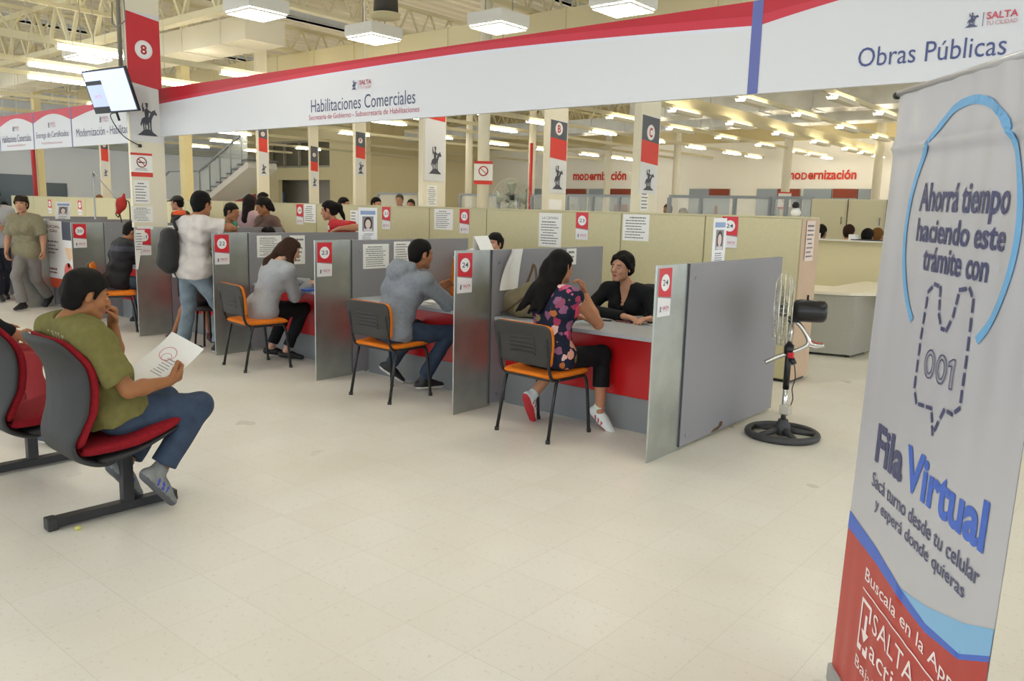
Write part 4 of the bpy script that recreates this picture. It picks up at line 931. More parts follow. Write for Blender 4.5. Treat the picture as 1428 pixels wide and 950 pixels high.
for sgn, th_ in ((1, .001), (-1, .001)):
    q = [(X-.011+sgn*.004+sgn*0, 4.70, HP+.105), (X-.011+sgn*.004, 4.86, HP+.11), (X-.008+sgn*.035, 4.895, HP), (X-.008+sgn*.035, 4.735, HP)]
    mb.add(q+[(p[0]-.0012, p[1], p[2]) for p in q], [(0, 1, 2, 3), (7, 6, 5, 4), (0, 4, 5, 1), (1, 5, 6, 2), (2, 6, 7, 3), (3, 7, 4, 0)])
mb.build('sheet', paper, t)
# ---- beige storage cabinets
cabm = M('#c8c098', 0.5, noise=.04, nscale=40); cabe = M('#c9ae93', 0.5, noise=.04, nscale=60); dark = M('#2f2c28', .6)
seams = [-2.83, -3.83, -4.835, -6.817, -7.839, -9.0, -10.3, -11.6, -12.9, -14.2, -15.6, -17.0, -18.4, -19.8, -21.2, -22.6]
CL = ['end beige cabinet with pinkish side, behind the rightmost divider', 'beige cabinet behind the employee in the black cardigan', 'wide beige cabinet bearing small card 23', 'beige cabinet with small card 22, above the peeking employee', 'beige cabinet bearing the notice left of card 22', 'beige cabinet right behind the person in red polo', 'beige cabinet with small card 20, left of the person in red', 'beige cabinet behind the brown-shirted person', 'beige cabinet behind the person in the cap', 'beige cabinet right of the nearest square column base', 'beige cabinet left of the nearest square column', 'beige cabinet behind the slim pole', 'beige cabinet with the right faint card', 'beige cabinet with the left faint card', 'farthest beige cabinet of the row at the left']
for i in range(len(seams)-1):
    x1, x0 = seams[i]-.003, seams[i+1]+.003
    t = thing('storage_cabinet', CL[i], 'cabinet', ((x0+x1)/2, 7.9, 0))
    MB().box((x0, 7.70, .03), (x1, 8.14, 1.595)).build('body', [cabm], t, bevel=.003)
    MB().box((x0-.001, 7.688, 1.595), (x1+.003, 8.15, 1.612)).build('top_panel', cabm, t)
    MB().box((x0+.02, 7.72, 0), (x1-.02, 8.12, .03)).build('plinth', dark, t)
    MB().box((x0+.004, 7.687, .04), (x1-.004, 7.6995, 1.59)).build('back_panel', cabm, t)
    if i == 0: MB().box((x1, 7.69, .03), (x1+.008, 8.148, 1.595)).build('side_panel', cabe, t)
n1(-2.82, 7.78, 1.19, .22, .385, 'pale taped notice on the pinkish side of the end cabinet', 8, seed=31, mat=M('#e9d6cc', .6))
# ---- orange chairs
orange = M('#e07a1c', 0.75, noise=.12, nscale=60, bump=.2, bscale=500, spec=.25); blackp = M('#2e2d2b', 0.5, bump=.2, bscale=400); tubeb = M('#191a1c', 0.35)
def orange_chair(lab, loc, rz):
    t = thing('visitor_chair', lab, 'chair', loc, rz, 'orange visitor chairs at the counters'); kw = dict(world=False)
    pad(dense([(-.19, .455, .20, .004), (-.18, .462, .225, .02), (-.08, .462, .24, .026), (.1, .465, .245, .028), (.2, .468, .238, .024), (.235, .46, .225, .012), (.242, .455, .2, .003)], 4), 28, 5).build('seat', orange, t, **kw)
    pad(dense([(-.17, .438, .2, .003), (-.16, .44, .215, .010), (.2, .445, .22, .010), (.225, .446, .2, .003)], 3), 20, 5).build('seat_pan', blackp, t, **kw)
    bk = [(-.185, .535, .20, .004), (-.19, .55, .228, .018), (-.2, .62, .245, .020), (-.215, .72, .262, .020), (-.232, .80, .262, .017), (-.238, .828, .235, .010), (-.24, .834, .2, .003)]
    pad(dense(bk, 4), 28, 6).build('backrest', orange, t, **kw)
    sh = pad(dense([(a-.026, z, h+.003 if 1 < i < 5 else h, .009 if 0 < i < 6 else .003) for i, (a, z, h, q) in enumerate(bk)], 4), 28, 7); sh.build('back_shell', blackp, t, **kw)
    mb = MB()
    for i in range(5): mb.bar((-.12, -.240-.006*i*.6, .62+.03*i), (.12, -.240-.006*i*.6, .62+.03*i), .006, .012)
    mb.build('grip_ribs', M('#2c2b29', .5), t, **kw)
    for s in (-1, 1):
        x = .247*s
        lf = MB().tube(curve3([(x, .245, 0), (x*.98, .215, .30), (x*.97, .19, .415), (x*.97, .14, .438), (x*.97, .0, .438), (x*.97, -.12, .438)]), .0125).build('leg', tubeb, t, **kw)
        lb = MB().tube([(x, -.225, 0), (x*.97, -.165, .32), (x*.96, -.135, .44)], .0125).build('leg', tubeb, t, **kw)
        MB().tube(curve3([(x*.95, -.13, .435), (x*.93, -.185, .455), (x*.93, -.215, .52), (x*.93, -.228, .60), (x*.93, -.25, .74)]), .012).build('back_support', tubeb, t, **kw)
        MB().tube([(x, .246, 0), (x, .244, .025)], .017).build('foot_cap', blackp, lf, **kw); MB().tube([(x, -.226, 0), (x, -.223, .025)], .017).build('foot_cap', blackp, lb, **kw)
    MB().tube([(-.24, -.13, .434), (.24, -.13, .434)], .011).tube([(-.24, .15, .434), (.24, .15, .434)], .011).build('cross_bar', tubeb, t, **kw)
    return t
OC = [('orange chair with black shell under the person in the floral top', (-3.505, 4.615, 0), math.radians(-3)), ('orange chair with black shell under the person in the grey hoodie', (-5.135, 4.58, 0), math.radians(0)), ('orange chair with black shell between the standing person and the person in grey', (-6.99, 4.47, 0), math.radians(-8)), ('orange chair turned to the counter under the person in black', (-10.12, 4.52, 0), math.radians(-28))]
ch0 = orange_chair(*OC[0])
for l, loc, rz in OC[1:]: dup(ch0, loc, rz, l)
# ---- red waiting chairs
redf = M('#861620', 0.85, noise=.15, nscale=50, bump=.25, bscale=600, spec=.2); shell = M('#2d2d2e', 0.55, bump=.35, bscale=700); steelb = M('#26272a', 0.45)
def red_chair(lab, loc, rz):
    t = thing('waiting_chair', lab, 'chair', loc, rz, 'red waiting chairs'); kw = dict(world=False)
    # local: y forward, foot bar centre under the post at origin
    bk = [(-.275, .42, .15, .008), (-.286, .45, .20, .03), (-.285, .52, .220, .036), (-.272, .63, .232, .038), (-.268, .735, .238, .038), (-.285, .825, .236, .036), (-.328, .905, .215, .032), (-.362, .955, .18, .022), (-.375, .972, .12, .006)]
    def wrap(mb, k=1.0):      # the back curls forward at its sides
        mb.v = [(x, y+k*.055*(x/.23)**2*min(1, max(0, (z-.40)/.2)), z) for x, y, z in mb.v]; return mb
    wrap(pad(dense(bk, 5), 32, 3.0)).build('backrest', redf, t, **kw)
    wrap(pad(dense([(-.08, .318, .11, .006), (-.14, .320, .16, .018), (-.22, .340, .19, .018), (-.295, .388, .205, .018)]+[(a-.040, z+.004, h*1.03, .018) for a, z, h, q in bk[1:8]]+[(-.410, .978, .115, .005)], 5), 32, 3.4)).build('back_shell', shell, t, **kw)
    pad(dense([(-.27, .412, .16, .006), (-.25, .408, .20, .03), (-.05, .425, .228, .038), (.09, .462, .232, .038), (.18, .492, .222, .03), (.215, .50, .19, .012), (.222, .502, .15, .003)], 5), 28, 3.4).build('seat', redf, t, **kw)
    pad(dense([(-.20, .335, .14, .006), (-.16, .345, .18, .022), (-.02, .375, .21, .018), (.1, .42, .215, .014), (.19, .455, .2, .006), (.205, .46, .17, .003)], 5), 28, 4).build('seat_shell', shell, t, **kw)
    MB().box((-.03, -.16, .318), (.03, .10, .356)).build('bracket', steelb, t, bevel=.004, **kw)
    MB().box((-.027, -.028, .055), (.027, .028, .32)).build('post', steelb, t, bevel=.003, **kw)
    MB().box((-.032, -.385, .012), (.032, .255, .058)).build('foot_bar', steelb, t, bevel=.004, **kw)
    MB().box((-.034, -.395, .0), (.034, -.345, .064)).build('foot_cap', shell, t, bevel=.008, **kw)
    MB().box((-.034, .215, .0), (.034, .258, .03)).build('foot_cap', shell, t, bevel=.008, **kw)
    MB().tube([(0, -.175, .30), (0, -.175, .335)], .012).build('bolt', M('#8c8a80', .4, metal=.8), t, **kw)
    return t
rc = red_chair('red padded waiting chair under the person in the olive shirt', (-4.115, 1.845, 0), math.radians(-2))
c2 = dup(rc, (-4.87, 1.80, 0), math.radians(-2), 'empty red padded waiting chair at the left edge, beside the seated person')
for c_ in c2.children:
    if c_.name.split('.')[0] in ('post', 'foot_bar', 'foot_cap'): c_.location = (-.33, -.03, 0)
MB().box((-.36, -.05, .318), (.03, .03, .354)).build('beam', steelb, c2, world=False, bevel=.004)
tag(MB().lathe([(0.0, 0), (.014, .003), (.018, .012), (.008, .02), (0, .021)], (-4.03, 1.56, 0), n=9).build('crumpled_wrapper', M('#c9c46a', .6)), 'tiny crumpled yellow wrapper on the floor by the red chair foot', 'wrapper')
# ---- standing fan
FX, FYY = -2.15, 5.78
t = thing('standing_fan', 'industrial chrome standing fan with black motor beside the rightmost divider', 'fan', (FX, FYY, 0))
cast = M('#3b3c3e', .55, bump=.2, bscale=200); chrome = M('#d5d5d5', .12, metal=1.0); bl = M('#18191b', .35)
mb = MB(); mb.tube([(FX+.245*math.cos(a), FYY+.245*math.sin(a), .026) for a in np.linspace(0, 2*PI, 40, endpoint=False)], .026, closed=True)
for i in range(5):
    a = 2*PI*i/5+.5; mb.tube([(FX+.05*math.cos(a), FYY+.05*math.sin(a), .05), (FX+.24*math.cos(a), FYY+.24*math.sin(a), .028)], [.026, .017])
mb.lathe([(.06, .02), (.058, .075), (.04, .11), (.034, .13)], (FX, FYY, 0)); mb.build('base', cast, t)
MB().tube([(FX, FYY, .12), (FX, FYY, .40)], .019).build('lower_tube', chrome, t); MB().tube([(FX, FYY, .36), (FX, FYY, .70)], .023).build('pole', bl, t)
MB().box((FX-.026, FYY-.03, .17), (FX+.05, FYY+.03, .24)).build('clamp', M('#c9c4b8', .3, metal=.6), t, bevel=.006)
MB().tube([(FX, FYY, .62), (FX, FYY, .69)], .035).tube([(FX+.03, FYY-.02, .60), (FX+.06, FYY-.035, .56)], .02).build('collar', bl, t)
MB().tube([(FX, FYY, .68), (FX, FYY, .86)], .018).build('upper_tube', chrome, t)
cr = M('#cfcac4', .18, metal=.9); fd = np.array([-.934, -.358, 0]); fr = np.array([-fd[1], fd[0], 0]); hub = np.array([FX, FYY, .945])
def fp(a, z, s=0.0): p = np.array([FX, FYY, 0])-fd*a+fr*s; return (p[0], p[1], z)
mb = MB(); mb.tube(curve3([fp(.0, .88), fp(.06, .84), fp(.12, .755), (fp(.125, .70)), fp(.06, .655), fp(-.06, .60), fp(-.16, .545)]), .017).tube(curve3([fp(.12, .73), fp(.16, .705), fp(.235, .70)]), [.017]*13 if False else .014).tube(curve3([fp(.125, .70), fp(.17, .685), fp(.235, .70)]), .012)
mb.build('carry_handle', cr, t); MB().tube(curve3([fp(.125, .742, -.017), fp(.165, .717, -.017), fp(.23, .712, -.013)]), .007, n=6).tube([fp(.10, .662, -.018), fp(.0, .625, -.018)], .007, n=6).build('red_trim', M('#c3202a', .4), t)
MB().box((FX+.01, FYY-.05, .60), (FX+.05, FYY-.02, .64)).build('switch', M('#c81e2c', .4), t, bevel=.004)
MB().lathe([(.05, .075), (.075, .055), (.082, .02), (.082, -.10), (.078, -.14), (.06, -.16), (0, -.165)], hub-fd*.075+fd*.075*0, fd).build('motor', bl, t)
MB().tube([tuple(hub-fd*.10+np.array([0, 0, .08])), tuple(hub-fd*.10+np.array([0, 0, .115]))], .008).box((FX+.0-.02, FYY-.025, .86), (FX+.06, FYY+.025, .9)).build('tilt_bracket', bl, t)
gc = hub+fd*.06; gm = M('#d8d5c8', .25, metal=.6); mb = MB(); RR = .262
ru = np.array([0, 0, 1.]); rings = [(RR, 0), (RR*.985, .03), (RR*.985, -.03)]+[(RR*q, .062-.0*q) for q in (.2, .4, .6, .8)]+[(RR*q, -.06) for q in (.5, .75)]
for r_, o_ in rings: mb.tube([tuple(gc+fd*o_+(fr*math.cos(a)+ru*math.sin(a))*r_) for a in np.linspace(0, 2*PI, 44, endpoint=False)], .0035 if r_ < RR*.97 else .005, n=5, closed=True)
for i in range(52):
    a = 2*PI*i/52; d = fr*math.cos(a)+ru*math.sin(a); d2 = fr*math.cos(a+.25)+ru*math.sin(a+.25)
    mb.tube([tuple(gc+fd*.062+d*.05), tuple(gc+fd*.062+d2*RR*.75), tuple(gc+fd*.032+d2*RR*.985), tuple(gc+d2*RR), tuple(gc-fd*.032+d2*RR*.985), tuple(gc-fd*.06+d*RR*.7), tuple(gc-fd*.055+d*.09)], .0017, n=4)
gd_ = mb.build('guard', gm, t); MB().lathe([(.055, 0), (.05, .012), (0, .016)], gc+fd*.058, fd).build('guard_badge', M('#d9d4c4', .3), gd_)
mb = MB()
for i in range(3):
    a0 = 2*PI*i/3+.4; vs = []; 
    for s in np.linspace(0, 1, 7):
        rr = .05+.185*s
        for e in (-1, 1): aa = a0+e*(.42-.12*s)+.3*s; vs.append(tuple(gc+(fr*math.cos(aa)+ru*math.sin(aa))*rr+fd*(.022*e*(1-.3*s))))
    for off in (0, ): mb.add(vs, [(2*j, 2*j+1, 2*j+3, 2*j+2) for j in range(6)], 0, True)
o_ = mb.build('blade', M('#d0ccb8', .3, metal=.4), t); so = o_.modifiers.new('solid', 'SOLIDIFY'); so.thickness = .003
MB().lathe([(.05, -.03), (.05, .02), (.03, .035), (0, .036)], gc, fd).build('hub', M('#6c6a62', .4), t)
MB().tube(curve3([fp(.03, .62, -.03), fp(.06, .45, -.035), fp(.045, .36, -.03), fp(.055, .28, -.02), fp(.03, .20, -.02)]), .004, n=6).build('power_cord', bl, t)
# ---- roll-up banner in the foreground
BO = np.array([-.779, 2.746, 0.0]); ya = -.949; u_ = np.array([math.cos(ya), math.sin(ya), 0]); n0 = np.array([math.sin(ya), -math.cos(ya), 0]); v_ = nv(np.array([0, 0, 1])+u_*.015+n0*(-.013)); u_ = nv(u_-v_*(u_@v_))
t = thing('banner_stand', 'grey roll-up banner stand reading Ahorrá tiempo and Fila Virtual, in the foreground', 'banner', BO+u_*.46)
b = Board(BO, u_, v_); W, Hh = .925, 2.0
vin = M('#b9b9be', .26, spec=.6); rng_ = np.random.RandomState(4); fo = [(rng_.uniform(18, 55), rng_.uniform(0, 6), rng_.uniform(.3, 1)) for _ in range(5)]
def ripple(x, y):
    a = max(0, (y-.9)/1.1); return (.0048*a*sum(q*math.sin(f_*x+p_+.6*y) for f_, p_, q in fo)/2+.004*math.sin(3*x)+(.010*math.exp(-((y-1.835)/.014)**2)) + .0022*max(0, 1-y/.7)*math.sin(60*x+y))
b.warp = ripple
def tess(part, poly, mat, h, step=.03):
    """cut a polygon into strips so that it follows the rippling sheet"""
    import bmesh
    bm = bmesh.new(); bm.faces.new([bm.verts.new((x, y, 0)) for x, y in poly])
    bmesh.ops.triangulate(bm, faces=bm.faces[:])
    for ax, lo, hi in ((0, 0, W), (1, 0, Hh)):
        q = lo+step
        while q < hi:
            co = [0, 0, 0]; co[ax] = q; no = [0, 0, 0]; no[ax] = 1
            bmesh.ops.bisect_plane(bm, geom=bm.verts[:]+bm.edges[:]+bm.faces[:], plane_co=co, plane_no=no); q += step
    bm.verts.index_update(); mb, mi = b._mb(part, mat)
    mb.add([b.P(v.co.x, v.co.y, h) for v in bm.verts], [tuple(v.index for v in f.verts) for f in bm.faces], mi, True); bm.free()
# the sheet itself, front and back
mb, mi = b._mb('sheet', vin); nx, ny = 90, 130; gv = []
for sgn, h in ((1, 0.0), (-1, -.0015)):
    base = len(gv)
    for j in range(ny+1):
        for i in range(nx+1): gv.append(b.P(W*i/nx, .02+(Hh-.02)*j/ny, h))
    fs = []
    for j in range(ny):
        for i in range(nx):
            q = (base+j*(nx+1)+i, base+j*(nx+1)+i+1, base+(j+1)*(nx+1)+i+1, base+(j+1)*(nx+1)+i); fs.append(q if sgn > 0 else q[::-1])
    mb.f += fs; mb.m += [mi]*len(fs); mb.smooth += [True]*len(fs)
mb.v += [tuple(p) for p in gv]
navy = M('#4a4d70', .4); vblue = M('#3f66c4', .4); ltblue = M('#7fb4dc', .4); bred = M('#b2322c', .35); pale = M('#f0e6e6', .4)
tess('red_field', [(0, .02), (W, .02), (W, .655), (.80, .585), (.62, .555), (.45, .56), (.25, .58), (0, .585)][::1], bred, .0012)
tess('blue_wave', [(0, .585), (.25, .58), (.45, .56), (.62, .555), (.80, .585), (W, .655), (W, .67), (.8, .60), (.62, .578), (.45, .592), (.25, .625), (0, .645)], vblue, .0016)
tess('light_wave', [(.45, .592), (.62, .578), (.8, .60), (W, .67), (W, .735), (.8, .68), (.62, .625), (.5, .60)], ltblue, .0014)
# open circle and dashed ticket outline
cx, cy, rx, ry = .487, 1.60, .305, .325
b.arc('circle', cx, cy, rx, math.radians(-50), math.radians(232), .022, M('#6fa9d6', .4), .003, n=70, ry=ry)
def dashed(pts, dash=.026, gap=.016, wd=.011):
    pts = [np.array(p, float) for p in pts]; seg = []
    for a_, c_ in zip(pts[:-1], pts[1:]):
        L = np.linalg.norm(c_-a_); n = max(1, int(round(L/(dash+gap))))
        for i in range(n): s0 = i/n; s1 = s0+dash/(dash+gap)/n; b.stroke('ticket_outline', [a_+(c_-a_)*s0, a_+(c_-a_)*s1], wd, navy, .0025)
tk = [(.40, 1.12), (.375, 1.16), (.375, 1.30), (.385, 1.43), (.42, 1.455), (.455, 1.45), (.465, 1.38), (.49, 1.345), (.52, 1.345), (.545, 1.385), (.56, 1.455), (.61, 1.465), (.64, 1.44), (.645, 1.30), (.645, 1.17), (.61, 1.145), (.565, 1.145), (.52, 1.065), (.495, 1.13), (.40, 1.12)]
dashed(tk)
for zx in (.452, .522):
    for rx_, ry_ in ((.029, .038), (.017, .026)): b.arc('ticket_number', zx, 1.242, rx_, 0, 2*PI, .004, navy, .003, n=28, ry=ry_)
b.stroke('ticket_number', [(.575, 1.204), (.575, 1.262), (.560, 1.258), (.560, 1.270), (.578, 1.280), (.589, 1.280), (.589, 1.204)], .004, navy, .003, closed=True)
b.text('slogan', 'Ahorrá tiempo', .257, .735, 1.622, 1.725, navy, .0025, .022); b.text('slogan', 'haciendo este', .262, .74, 1.562, 1.628, navy, .0025, .022); b.text('slogan', 'trámite con', .325, .685, 1.485, 1.552, navy, .0025, .022)
b.text('title', 'Fila', .158, .368, .872, .995, navy, .0025, .035); b.text('title', 'Virtual', .385, .838, .872, .998, vblue, .0025, .035)
b.text('lettering', 'Sacá turno desde tu celular', .158, .838, .792, .838, navy, .0025, .01); b.text('lettering', 'y esperá donde quieras', .205, .785, .722, .772, navy, .0025, .01)
b.text('app_text', 'Buscala en la App', .199, .80, .482, .536, pale, .0025, .005); b.stroke('app_text', [(.195+.585*i/40, .464) for i in range(41)], .005, pale, .003)
b.text('app_text', 'SALTA', .30, .60, .37, .435, pale, .0025); b.text('app_text', 'activa', .30, .60, .285, .345, pale, .0025)
b.stroke('phone_symbol', [(.205, .27), (.205, .43), (.275, .43), (.275, .385)], .012, pale, .0025); b.stroke('phone_symbol', [(.205, .27), (.275, .27), (.275, .30)], .012, pale, .0025); b.stroke('phone_symbol', [(.25, .39), (.25, .32)], .016, pale, .0025); b.poly('phone_symbol', [(.222, .34), (.278, .34), (.25, .305)], pale, .0025); b.rect('phone_symbol', .205, .265, .275, .285, pale, .0026)
b.text('app_text', 'Bajala gratis', .2, .62, .19, .24, pale, .0025)
b.rect('app_text', .66, .3, .8, .44, M('#e9dada', .4), .0024)
b.build(t)
MB().tube([tuple(b.o+b.u*(-.012)+b.v*Hh), tuple(b.o+b.u*(W+.012)+b.v*Hh)], .009).build('top_rail', M('#bfc0c2', .35, metal=.5), t)
q = b.o+b.u*(-.012)+b.v*(Hh-.004); MB().tube([tuple(q-b.u*.012), tuple(q+b.u*.004)], .012).build('rail_cap', M('#17181a', .4), t)
e0 = b.o+b.u*(-.01)-b.n*.03; e1 = b.o+b.u*(W+.01)-b.n*.03
MB().bar((e0[0], e0[1], .045), (e1[0], e1[1], .045), .09, .07).build('base', M('#a9abad', .35, metal=.6), t, bevel=.01)
mb = MB()
for s in (.12, W-.12): p = b.o+b.u*s; mb.bar(tuple(p+b.n*.13+Vector((0, 0, .012-p.z))), tuple(p-b.n*.2+Vector((0, 0, .012-p.z))), .03, .02)
mb.build('foot', M('#1e1f21', .5), t)
MB().tube([tuple(b.o+b.u*W/2-b.n*.03+Vector((0, 0, .08))), tuple(b.o+b.u*W/2-b.n*.03+b.v*(Hh-.01))], .01).build('rear_pole', M('#a9abad', .3, metal=.7), t)
# ---- right office area
t = thing('office_desk', 'white-topped desk with grey pedestal behind the end cabinet', 'desk', (-3.3, 10.2, 0)); dw = M('#e6dfca', .4); gp = M('#a6a59c', .5, noise=.04, nscale=50)
MB().prism([(-3.75, 9.36), (-2.92, 9.62), (-2.72, 9.86), (-1.2, 10.5), (-1.2, 11.6), (-3.35, 11.6), (-3.35, 10.35), (-3.75, 10.3)], (0, 0, .725), (1, 0, 0), (0, 1, 0), (0, 0, 1), .035).build('worktop', dw, t, bevel=.004)
MB().prism([(-3.6, 9.47), (-2.86, 9.66), (-2.80, 10.25), (-3.6, 10.25)], (0, 0, .03), (1, 0, 0), (0, 1, 0), (0, 0, 1), .69).build('pedestal', gp, t, bevel=.004)
mb = MB()
for x, y in ((-3.5, 9.56), (-2.92, 9.71), (-2.88, 10.15), (-3.5, 10.15)): mb.lathe([(.025, 0), (.025, .03)], (x, y, 0), n=12)
mb.build('foot', dark, t); MB().box((-2.85, 10.4, .03), (-1.2, 10.43, .72)).build('modesty_panel', M('#d9cfae', .5), t)
def office_chair(lab, loc, rz, seatc=redf, shellc=None):
    t = thing('office_chair', lab, 'chair', loc, rz); kw = dict(world=False); bp = M('#1d1e20', .45)
    pad(dense([(-.22, .46, .15, .01), (-.2, .47, .21, .03), (.0, .475, .235, .04), (.18, .47, .22, .03), (.21, .46, .17, .008)], 4), 24, 3).build('seat', seatc, t, **kw)
    bk = [(-.235, .56, .15, .008), (-.24, .58, .19, .024), (-.25, .72, .22, .03), (-.27, .88, .205, .028), (-.285, .96, .15, .018), (-.29, .985, .08, .004)]
    pad(dense(bk, 4), 24, 2.6).build('backrest', seatc, t, **kw); pad(dense([(a-.03, z, h*.98, .012) for a, z, h, q in bk], 4), 24, 2.6).build('back_shell', bp, t, **kw)
    MB().tube([(0, 0, .1), (0, 0, .44)], .028).bar((0, -.05, .43), (0, -.29, .43), .05, .02).bar((0, -.285, .43), (0, -.275, .62), .05, .015, up=(0, 1, 0)).build('column', bp, t, **kw)
    mb = MB()
    for i in range(5): a = 2*PI*i/5; mb.bar((0, 0, .1), (.27*math.cos(a), .27*math.sin(a), .07), .045, .03)
    mb.build('base', bp, t, **kw)
    for i in range(5): a = 2*PI*i/5; MB().lathe([(.026, -.018), (.026, .018)], (.27*math.cos(a), .27*math.sin(a), .026), (math.cos(a+1.57), math.sin(a+1.57), 0), n=14).build('caster', bp, t, **kw)
    return t
office_chair('red and black office chair at the white desk by the end cabinet', (-3.75, 10.75, 0), math.radians(-120))
office_chair('red office chair showing under the white desk beside the banner', (-2.3, 11.1, 0), math.radians(160))
# cubicle glass screens and cabinets behind
frm = M('#8d9296', .4, metal=.5); glassm = M('#eef2ee', .08, alpha=.22); bpan = M('#d6cda8', .55)
def glass_screen(x0, x1, Y, lab, zt=1.95, zm=1.15, n=3):
    t = thing('glass_screen', lab, 'partition', ((x0+x1)/2, Y, 0)); MB().box((x0, Y-.025, 0), (x1, Y+.025, zm)).build('lower_panel', bpan, t)
    MB().box((x0+.03, Y-.004, zm+.04), (x1-.03, Y+.004, zt-.04)).build('glass', glassm, t)
    mb = MB(); mb.box((x0, Y-.03, zt-.05), (x1, Y+.03, zt)).box((x0, Y-.03, zm), (x1, Y+.03, zm+.05))
    for i in range(n+1): x = x0+(x1-x0)*i/n; mb.box((x-.03, Y-.032, zm+.05), (x+.03, Y+.032, zt-.05))
    mb.build('frame', frm, t)
for x0, x1, Y, lab in ((-7.75, -5.75, 14.0, 'glass cubicle screen between column C and the far round pillar'), (-5.7, -5.0, 14.0, 'glass cubicle screen behind the end of the beige cabinets'), (-10.3, -8.35, 14.2, 'glass cubicle screen between columns B and C'), (-14.2, -12.3, 15.0, 'glass cubicle screen left of the round pillar with the notice'), (-17.3, -14.9, 15.0, 'glass cubicle screen right of the column lettered F'), (-11.9, -10.6, 15.0, 'glass cubicle screen behind the grey fan')):
    glass_screen(x0, x1, Y, lab)
for i, (x0, x1) in enumerate(((-4.95, -4.37), (-4.35, -3.77), (-3.75, -3.17), (-3.15, -2.57))):
    t = thing('tall_cabinet', ('tall cream cabinet next to the glass screens', 'second tall cream cabinet from the glass screens', 'third tall cream cabinet from the glass screens', 'tall cream cabinet nearest the banner stand')[i], 'cabinet', ((x0+x1)/2, 14.0, 0))
    MB().box((x0, 13.8, .06), (x1, 14.25, 1.91)).build('body', M('#d8d0b0', .5), t, bevel=.003); MB().box((x0+.02, 13.785, .1), (x1-.02, 13.799, 1.88)).build('door', M('#d5cda9', .5), t)
    MB().tube([(x1-.07, 13.77, 1.5), (x1-.07, 13.77, 1.62)], .008, n=8).build('handle', frm, t.children[-1] if t.children[-1].name.startswith('door') else t); MB().box((x0+.03, 13.83, 0), (x1-.03, 14.22, .06)).build('plinth', dark, t)
t = thing('office_partition', 'low cream partition with a pale ledge behind the white desk', 'partition', (-2.9, 12.0, 0)); MB().box((-5.2, 11.98, 0), (-1.0, 12.03, 1.28)).build('panel', M('#d9d1ac', .55), t); MB().box((-5.2, 11.9, 1.28), (-1.0, 12.12, 1.30)).build('ledge', M('#dcdcd6', .4), t)
for px, w_, c_, lab in ((1136, .12, '#eae8e2', 'white box on the ledge behind the end cabinet'), (1190, .1, '#e8e8ea', 'small white carton on the cream ledge near the dark heads')):
    p = at_y(px, 326, 11.98); tag(MB().box((p[0]-w_/2, 11.93, 1.30), (p[0]+w_/2, 12.07, 1.38)).build('small_box', M(c_, .5), bevel=.006), lab, 'box')
p = at_y(1210, 333, 11.95); tag(MB().box((p[0]-.22, 11.92, 1.301), (p[0]+.2, 12.08, 1.315)).build('papers', M('#33343a', .5), bevel=.003), 'dark flat folder on the cream ledge near the banner stand', 'folder')
# soft toy on the end cabinet
t = thing('soft_toy', 'tiny black and white soft toy on the end cabinet', 'toy', (-2.99, 7.92, 1.612)); MB().lathe([(0, 0), (.04, .005), (.05, .04), (.03, .08), (0, .09)], (-2.99, 7.92, 1.612), n=14).build('body', M('#e9e7e2', .8), t); MB().lathe([(0, 0), (.03, .01), (.035, .035), (.02, .06), (0, .065)], (-2.99, 7.90, 1.69), n=14).build('head', M('#26221f', .8), t)
# grey fan behind the cabinets
c0 = at_y(712, 276, 9.2); t = thing('pedestal_fan', 'large wire-guard fan behind the beige cabinets near the round pillar', 'fan', (c0[0], 9.2, 0)); X_, Z_ = c0[0], c0[2]
mb = MB(); mb.tube([(X_, 9.2, 0), (X_, 9.2, Z_-.05)], .022).lathe([(.22, 0), (.22, .03), (.05, .06)], (X_, 9.2, 0)); mb.build('stand', bl, t)
d = nv(np.array([-X_, -9.2, 0])+np.array([3.5, 0, 0])); a1 = np.array([-d[1], d[0], 0]); MB().lathe([(.08, -.12), (.085, 0), (.05, .06), (0, .065)], (X_, 9.2, Z_), d).build('motor', M('#26282c', .4), t)
gc = np.array([X_, 9.2, Z_])+d*.1; mb = MB()
for r_ in (.06, .12, .18, .24, .28): mb.tube([tuple(gc+(a1*math.cos(a)+ru*math.sin(a))*r_) for a in np.linspace(0, 2*PI, 36, endpoint=False)], .003, n=4, closed=True)
for i in range(40): a = 2*PI*i/40; e = a1*math.cos(a)+ru*math.sin(a); mb.tube([tuple(gc+d*.04+e*.04), tuple(gc+e*.28), tuple(gc-d*.07+e*.1)], .0018, n=4)
mb.build('guard', M('#b9bcb0', .3, metal=.5), t)
mb = MB()
for i in range(4):
    a0 = 2*PI*i/4; vs = []
    for s in np.linspace(0, 1, 5):
        for e in (-1, 1): aa = a0+e*.4; vs.append(tuple(gc+(a1*math.cos(aa)+ru*math.sin(aa))*(.04+.2*s)+d*(-.03+.02*e)))
    mb.add(vs, [(2*j, 2*j+1, 2*j+3, 2*j+2) for j in range(4)], 0, True)
o_ = mb.build('blade', M('#a9b0a0', .3), t); o_.modifiers.new('solid', 'SOLIDIFY').thickness = .003
# water dispenser far away, paper cup
p = at_y(392, 275, Yb+.9); t = thing('water_dispenser', 'blue-bottled water dispenser in the far recess', 'dispenser', (p[0], Yb+.9, 0)); zb_ = p[2]-.35
MB().box((p[0]-.2, Yb+.7, 0), (p[0]+.2, Yb+1.1, zb_)).build('cabinet', M('#8d8a84', .5), t, bevel=.01); MB().lathe([(.1, 0), (.19, .1), (.19, .55), (.15, .6), (0, .6)], (p[0], Yb+.9, zb_), n=20).build('bottle', M('#5b93d8', .2), t)
